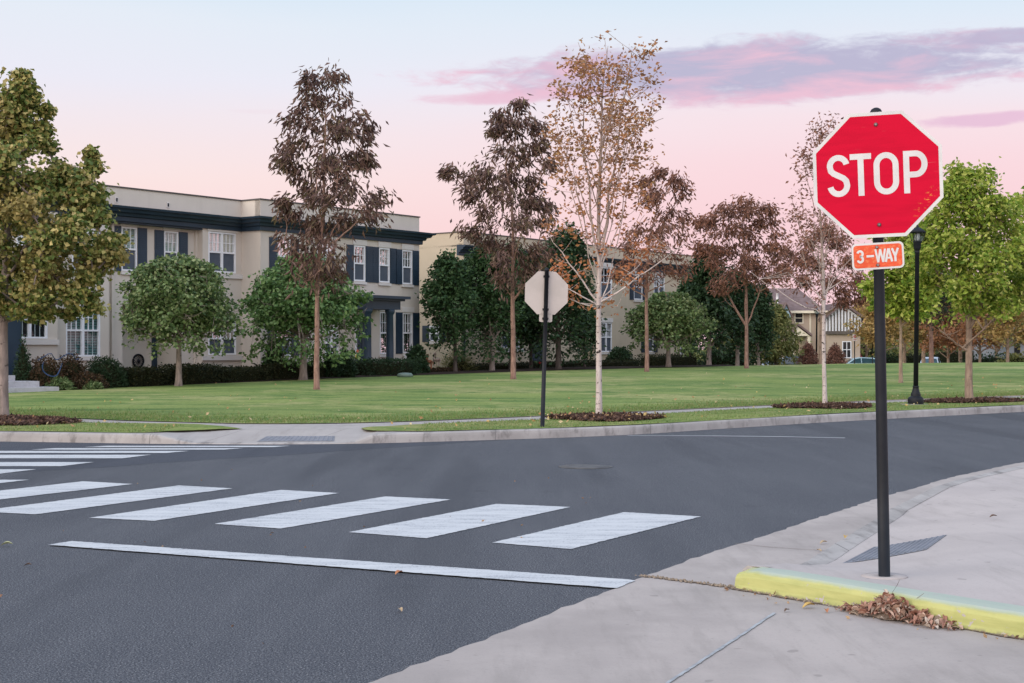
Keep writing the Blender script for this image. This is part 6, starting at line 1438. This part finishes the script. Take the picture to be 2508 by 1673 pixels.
# ------------------------------------------------------------------ mulch, fallen leaves, leaf pile
def mulch(cx, cy, rx, ry, z, n, label, rot=0.0, clip=None):
    a = RN.uniform(0,2*np.pi,n); r = np.sqrt(RN.uniform(0,1,n))*(1+.12*np.sin(a*3+cx)); x = rx*r*np.cos(a); y = ry*r*np.sin(a)
    X = cx+x*math.cos(rot)-y*math.sin(rot); Y = cy+x*math.sin(rot)+y*math.cos(rot)
    zz = z+.03*np.clip(1-r, 0, 1)**.7+RN.uniform(.0,.02,n)
    if clip is not None:
        ok = np.array([clip(p,q) for p, q in zip(X,Y)]); X, Y, zz = X[ok], Y[ok], zz[ok]
    c = np.c_[X,Y,zz]; d = RN.normal(0,1,(len(c),3)); d[:,2] *= .35; d /= np.linalg.norm(d,axis=1)[:,None]; w = np.cross(d, RN.normal(0,1,(len(c),3))); w /= np.linalg.norm(w,axis=1)[:,None]
    L = RN.uniform(.03,.075,len(c))[:,None]; W = .018
    V = np.stack([c-d*L-w*W, c+d*L-w*W*.6, c+d*L+w*W*.6, c-d*L+w*W], 1).reshape(-1,3); F = np.arange(len(c)*4).reshape(-1,4)
    # the heaped layer below the chips
    ns, cv = 40, []
    for k in (1.0,.8,.5,.2,.01):
        for i in range(ns):
            q = 2*math.pi*i/ns; rr = k*(1+.12*math.sin(q*3+cx)); px_, py_ = rx*rr*math.cos(q), ry*rr*math.sin(q)
            xx, yy = cx+px_*math.cos(rot)-py_*math.sin(rot), cy+px_*math.sin(rot)+py_*math.cos(rot)
            if clip is not None and not clip(xx,yy): yy = float(np.clip(yy, FK(xx)+.19, SN(xx)+.3))
            cv.append((xx, yy, z-.01+.03*(1-k)**.7))
    cf = [(i*ns+k, i*ns+(k+1)%ns, (i+1)*ns+(k+1)%ns, (i+1)*ns+k) for i in range(4) for k in range(ns)]
    o = put('mulch_bed', mesh_np('mulch_bed', np.r_[V, np.array(cv)], np.r_[F, np.array(cf)+len(V)], [M['mulch'], M['soil']], np.r_[np.zeros(len(F), int), np.ones(len(cf), int)]))
    tag(o, label, 'mulch', None, 'stuff')
cl = lambda x, y: y > FK(x)+.18
mulch(-9.75,24.75,2.25,1.6,.18,9000,'dark bark mulch around the olive and gold tree',-.12,lambda x, y: y > FK(x)+.18 and y < SN(x)+.35)
mulch(1.72,25.75,1.05,.95,.19,3800,'bark mulch around the tallest white trunk',.6,cl)
mulch(6.85,30.9,1.25,.85,.19,3600,'bark mulch around the slender white trunk',.65,cl)
mulch(11.1,34.2,1.5,.85,.19,3600,'bark mulch around the stout lime green tree',.65,cl)
def leaf_shape(mb, c, L, W, yaw, curl=.35, pitch=0.0, mi=0):
    """a curled dry leaf with a pointed outline and a raised margin"""
    n = 6; cy_, sy_ = math.cos(yaw), math.sin(yaw); rows = []
    for i in range(n+1):
        t = i/n; w = W*.5*math.sin(math.pi*min(1, t*.93+.05))**.8; zc = math.sin(t*math.pi)*L*.12+pitch*t*L; r = []
        for s in (-1,0,1):
            x, y = t*L-L/2, s*w; r.append((c[0]+x*cy_-y*sy_, c[1]+x*sy_+y*cy_, c[2]+zc+abs(s)*w*curl*2))
        rows.append(r)
    for i in range(n):
        for j in range(2): mb.face([rows[i][j],rows[i+1][j],rows[i+1][j+1],rows[i][j+1]], mi, True)
# scatter on grass
def litter():
    n = 260; c = []
    while len(c) < n:
        x = R.uniform(-11,18)
        if R.random() < .55:
            y = float(SF(x))+abs(R.gauss(0,9)); z = float(ground_z(x,min(y,BE(x))))+.035
            if y > BE(x): continue
        else:
            y = R.uniform(float(FK(x))+.25, float(SN(x))-.05); z = .215
            if -5.2 < x < -2: continue
        c.append((x,y,z))
    for k in range(60): q = R.uniform(0,6.28); r = R.uniform(.1,1.2); c.append((1.6+r*math.cos(q), 25.6+r*.7*math.sin(q), .25))
    rng = np.random.default_rng(3); V, F = leaves_np(rng, np.array(c), .075, .05, .0)
    o = put('fallen_leaves', mesh_np('fallen_leaves', V, F, LF['litter'])); tag(o, 'scattered pale fallen leaves over lawn and verge', 'fallen leaves', None, 'stuff')
litter()
LC = {'green': simple('pale_green_leaf', (.42,.45,.25), (.36,.36,.2), 30, .6, .3), 'orange': simple('orange_leaf', (.45,.2,.09), (.35,.14,.06), 30, .6, .3), 'tan': simple('tan_leaf', (.42,.32,.2), (.34,.25,.15), 30, .6, .3),
      'brown': simple('brown_leaf', (.14,.09,.06), (.1,.065,.045), 30, .7, .2), 'gold': simple('gold_leaf', (.5,.34,.11), (.42,.27,.08), 30, .6, .3)}
for px, py, z, L, yaw, cl_, lab in ((16,1337,.008,.085,.2,'green','pale green leaf lying on the asphalt at the picture edge'),(977,1406,.008,.065,.9,'orange','orange leaf on the asphalt below the long stop line'),(980,1496,.008,.05,2.0,'tan','tan leaf on the bare asphalt near the concrete apron'),
                        (1981,1433+55,.012,.075,.3,'gold','golden leaf at the foot of the yellow kerb'),(2024,1498,.012,.05,1.5,'orange','small upright orange leaf near the leaf pile'),(1927,1497,.012,.04,.7,'brown','dark curled leaf on the apron near the sealed joint'),
                        (2017,1331,.012,.06,.4,'tan','tan leaf in the gutter near the ramp edge'),(2071,1317,.03,.06,1.2,'gold','gold leaf against the kerb of the ramp'),(2006,1350,.012,.045,2.1,'tan','tiny tan leaf in the gutter, nearest the dark kerb chunk'),
                        (2433,1267,.128,.06,.1,'brown','dark twiggy leaf alone on the corner walk'),(2303,1198,.012,.055,.5,'gold','yellow leaf in the far gutter beyond the pole'),(666,1307,.009,.03,.0,'brown','dark speck of leaf beside the crosswalk stripes'),(68,1386,.008,.05,.1,'brown','dark twig on the asphalt by the left end of the stop line')):
    x, y = G(px, py, z); mb = MB(); leaf_shape(mb, (0,0,0), L, L*.5, yaw, .35, .15); o = part('fallen_leaf', mb, LC[cl_]); o.location = (x,y,z); tag(o, lab, 'leaf', 'single fallen leaves on the paving')
def leaf_bits():
    rr = random.Random(21); c = []
    for k in range(150):
        if k < 70: l = abs(rr.gauss(1.1,.9)); d = abs(rr.gauss(.05,.09)); c.append((1.305-.7766*d+EX*l, 8.42-.63*d+EY*l, .016))
        elif k < 115: i = rr.randrange(20, 150); d = rr.uniform(.08,.4)*rr.random()+.07; c.append((KB[i][0]-.8*d, KB[i][1]+.6*d, .016))
        else: x, y = rr.uniform(-4,3), rr.uniform(6.5,17); c.append((x, y, .012)) if x < .2*y-1.6 else None
    rng = np.random.default_rng(4); V, F = leaves_np(rng, np.array(c), .028, .016, .1)
    o = put('leaf_litter', mesh_np('leaf_litter', V, F, M['bits'])); tag(o, 'tiny dry leaf bits along the near gutter and on the road', 'leaf litter', None, 'stuff')
M['bits'] = leaf_mat('leaf_bits', [(.12,.07,.045),(.28,.16,.09),(.4,.29,.17),(.2,.1,.06)], .1, .7)
leaf_bits()
def leaf_pile():
    cx, cy = G(2195,1500); root = thing('leaf_pile', 'heap of dry brown leaves against the yellow kerb', 'leaf pile', (cx,cy,.008))
    cols = [(.38,.21,.155),(.47,.28,.21),(.52,.36,.27),(.54,.45,.37),(.32,.16,.115)]
    mb = MB(); rr = random.Random(5); n = 0
    while n < 430:
        l = rr.gauss(.03,.17); d = abs(rr.gauss(0,.06))           # along the kerb, out from it
        hmax = .09*math.exp(-(l/.12)**2)+.028*math.exp(-((l-.12)/.22)**2)
        if l < -.3 or l > .44 or d > .15: continue
        z = max(.004, hmax*max(0,1-d/.17))*rr.uniform(.35,1.0)
        x = 1.305+.7766*(-.012-d)+EX*(1.14+l); y = 8.42+.63*(-.012-d)+EY*(1.14+l)
        leaf_shape(mb, (x,y,.012+z), rr.uniform(.02,.06), rr.uniform(.012,.034), rr.uniform(0,6.28), rr.uniform(.1,.9), rr.uniform(-.5,.9), rr.randrange(5)); n += 1
    part('leaves', mb, [simple('dry_leaf', c, tuple(q*.75 for q in c), 40, .75, .15) for c in cols], root)
    tw = simple('dry_twig', (.2,.15,.11), (.14,.1,.075), 20, .9, .1)
    for k in range(14):
        mb = MB(); l = rr.uniform(-.33,.42); d = rr.uniform(.02,.15); x = 1.305-.7766*d+EX*(1.14+l); y = 8.42-.63*d+EY*(1.14+l); a = rr.uniform(-.4,.4)-.9; q = rr.uniform(.05,.16)
        mb.tube([(x,y,.016),(x+math.cos(a)*q*.5,y+math.sin(a)*q*.5,.022+rr.uniform(0,.02)),(x+math.cos(a)*q,y+math.sin(a)*q,.016)], .0022, 5); part('twig', mb, tw, root)
    x = 1.305+EX*1.14; y = 8.42+EY*1.14; mb = MB(); mb.tube([(x,y,.08),(x-.01,y+.0,.13),(x+.02,y+.01,.17),(x+.03,y,.2)], [.0016,.0014,.0012,.0008], 5)
    part('twig', mb, tw, root); mb = MB(); x += .07; y -= .08; mb.tube([(x,y,.06),(x+.02,y,.11),(x+.06,y-.02,.145)], [.0018,.0014,.001], 5)
    part('twig', mb, tw, root)
    mb = MB()
    for i in range(24):
        l0, l1 = -.3+i*.031, -.3+(i+1)*.031
        f = lambda l: .04+.08*math.exp(-(l/.17)**2)+.012*math.sin(l*40)
        p = lambda l, d, z: (1.305-.7766*(.012+d)+EX*(1.14+l), 8.42-.63*(.012+d)+EY*(1.14+l), z)
        h = lambda l: .012+.06*math.exp(-(l/.13)**2)
        mb.face([p(l0,f(l0),.0115),p(l1,f(l1),.0115),p(l1,f(l1)*.4,h(l1)*.8),p(l0,f(l0)*.4,h(l0)*.8)],0,True); mb.face([p(l0,f(l0)*.4,h(l0)*.8),p(l1,f(l1)*.4,h(l1)*.8),p(l1,-.012,h(l1)),p(l0,-.012,h(l0))],0,True)
    part('leaf_mould', mb, M['crack'], root)
leaf_pile()
# grit in the open joint
def grit():
    mb = MB(); rr = random.Random(9)
    for k in range(240):
        if k < 130: t = rr.random(); x, y = .8+.5*t, 8.87-.44*t; x += rr.gauss(0,.014); y += rr.gauss(0,.014)
        else: l = rr.uniform(0,2.2); d = abs(rr.gauss(.015,.02)); x = 1.305-.7766*d+EX*l; y = 8.42-.63*d+EY*l
        s = rr.uniform(.003,.011); z = .011; a = rr.uniform(0,6)
        q = [(x+s*math.cos(a+i*1.57)*rr.uniform(.6,1.2), y+s*math.sin(a+i*1.57)*rr.uniform(.6,1.2)) for i in range(4)]
        mb.hexa([(p[0],p[1],z) for p in q]+[(x+(p[0]-x)*.6,y+(p[1]-y)*.6,z+s*rr.uniform(.6,1.2)) for p in q])
    o = part('gravel', mb, simple('grit_stone', (.3,.25,.2), (.2,.16,.12), 60, .9, .15)); tag(o, 'loose grit in the open joint and along the yellow kerb', 'grit', None, 'stuff')
grit()
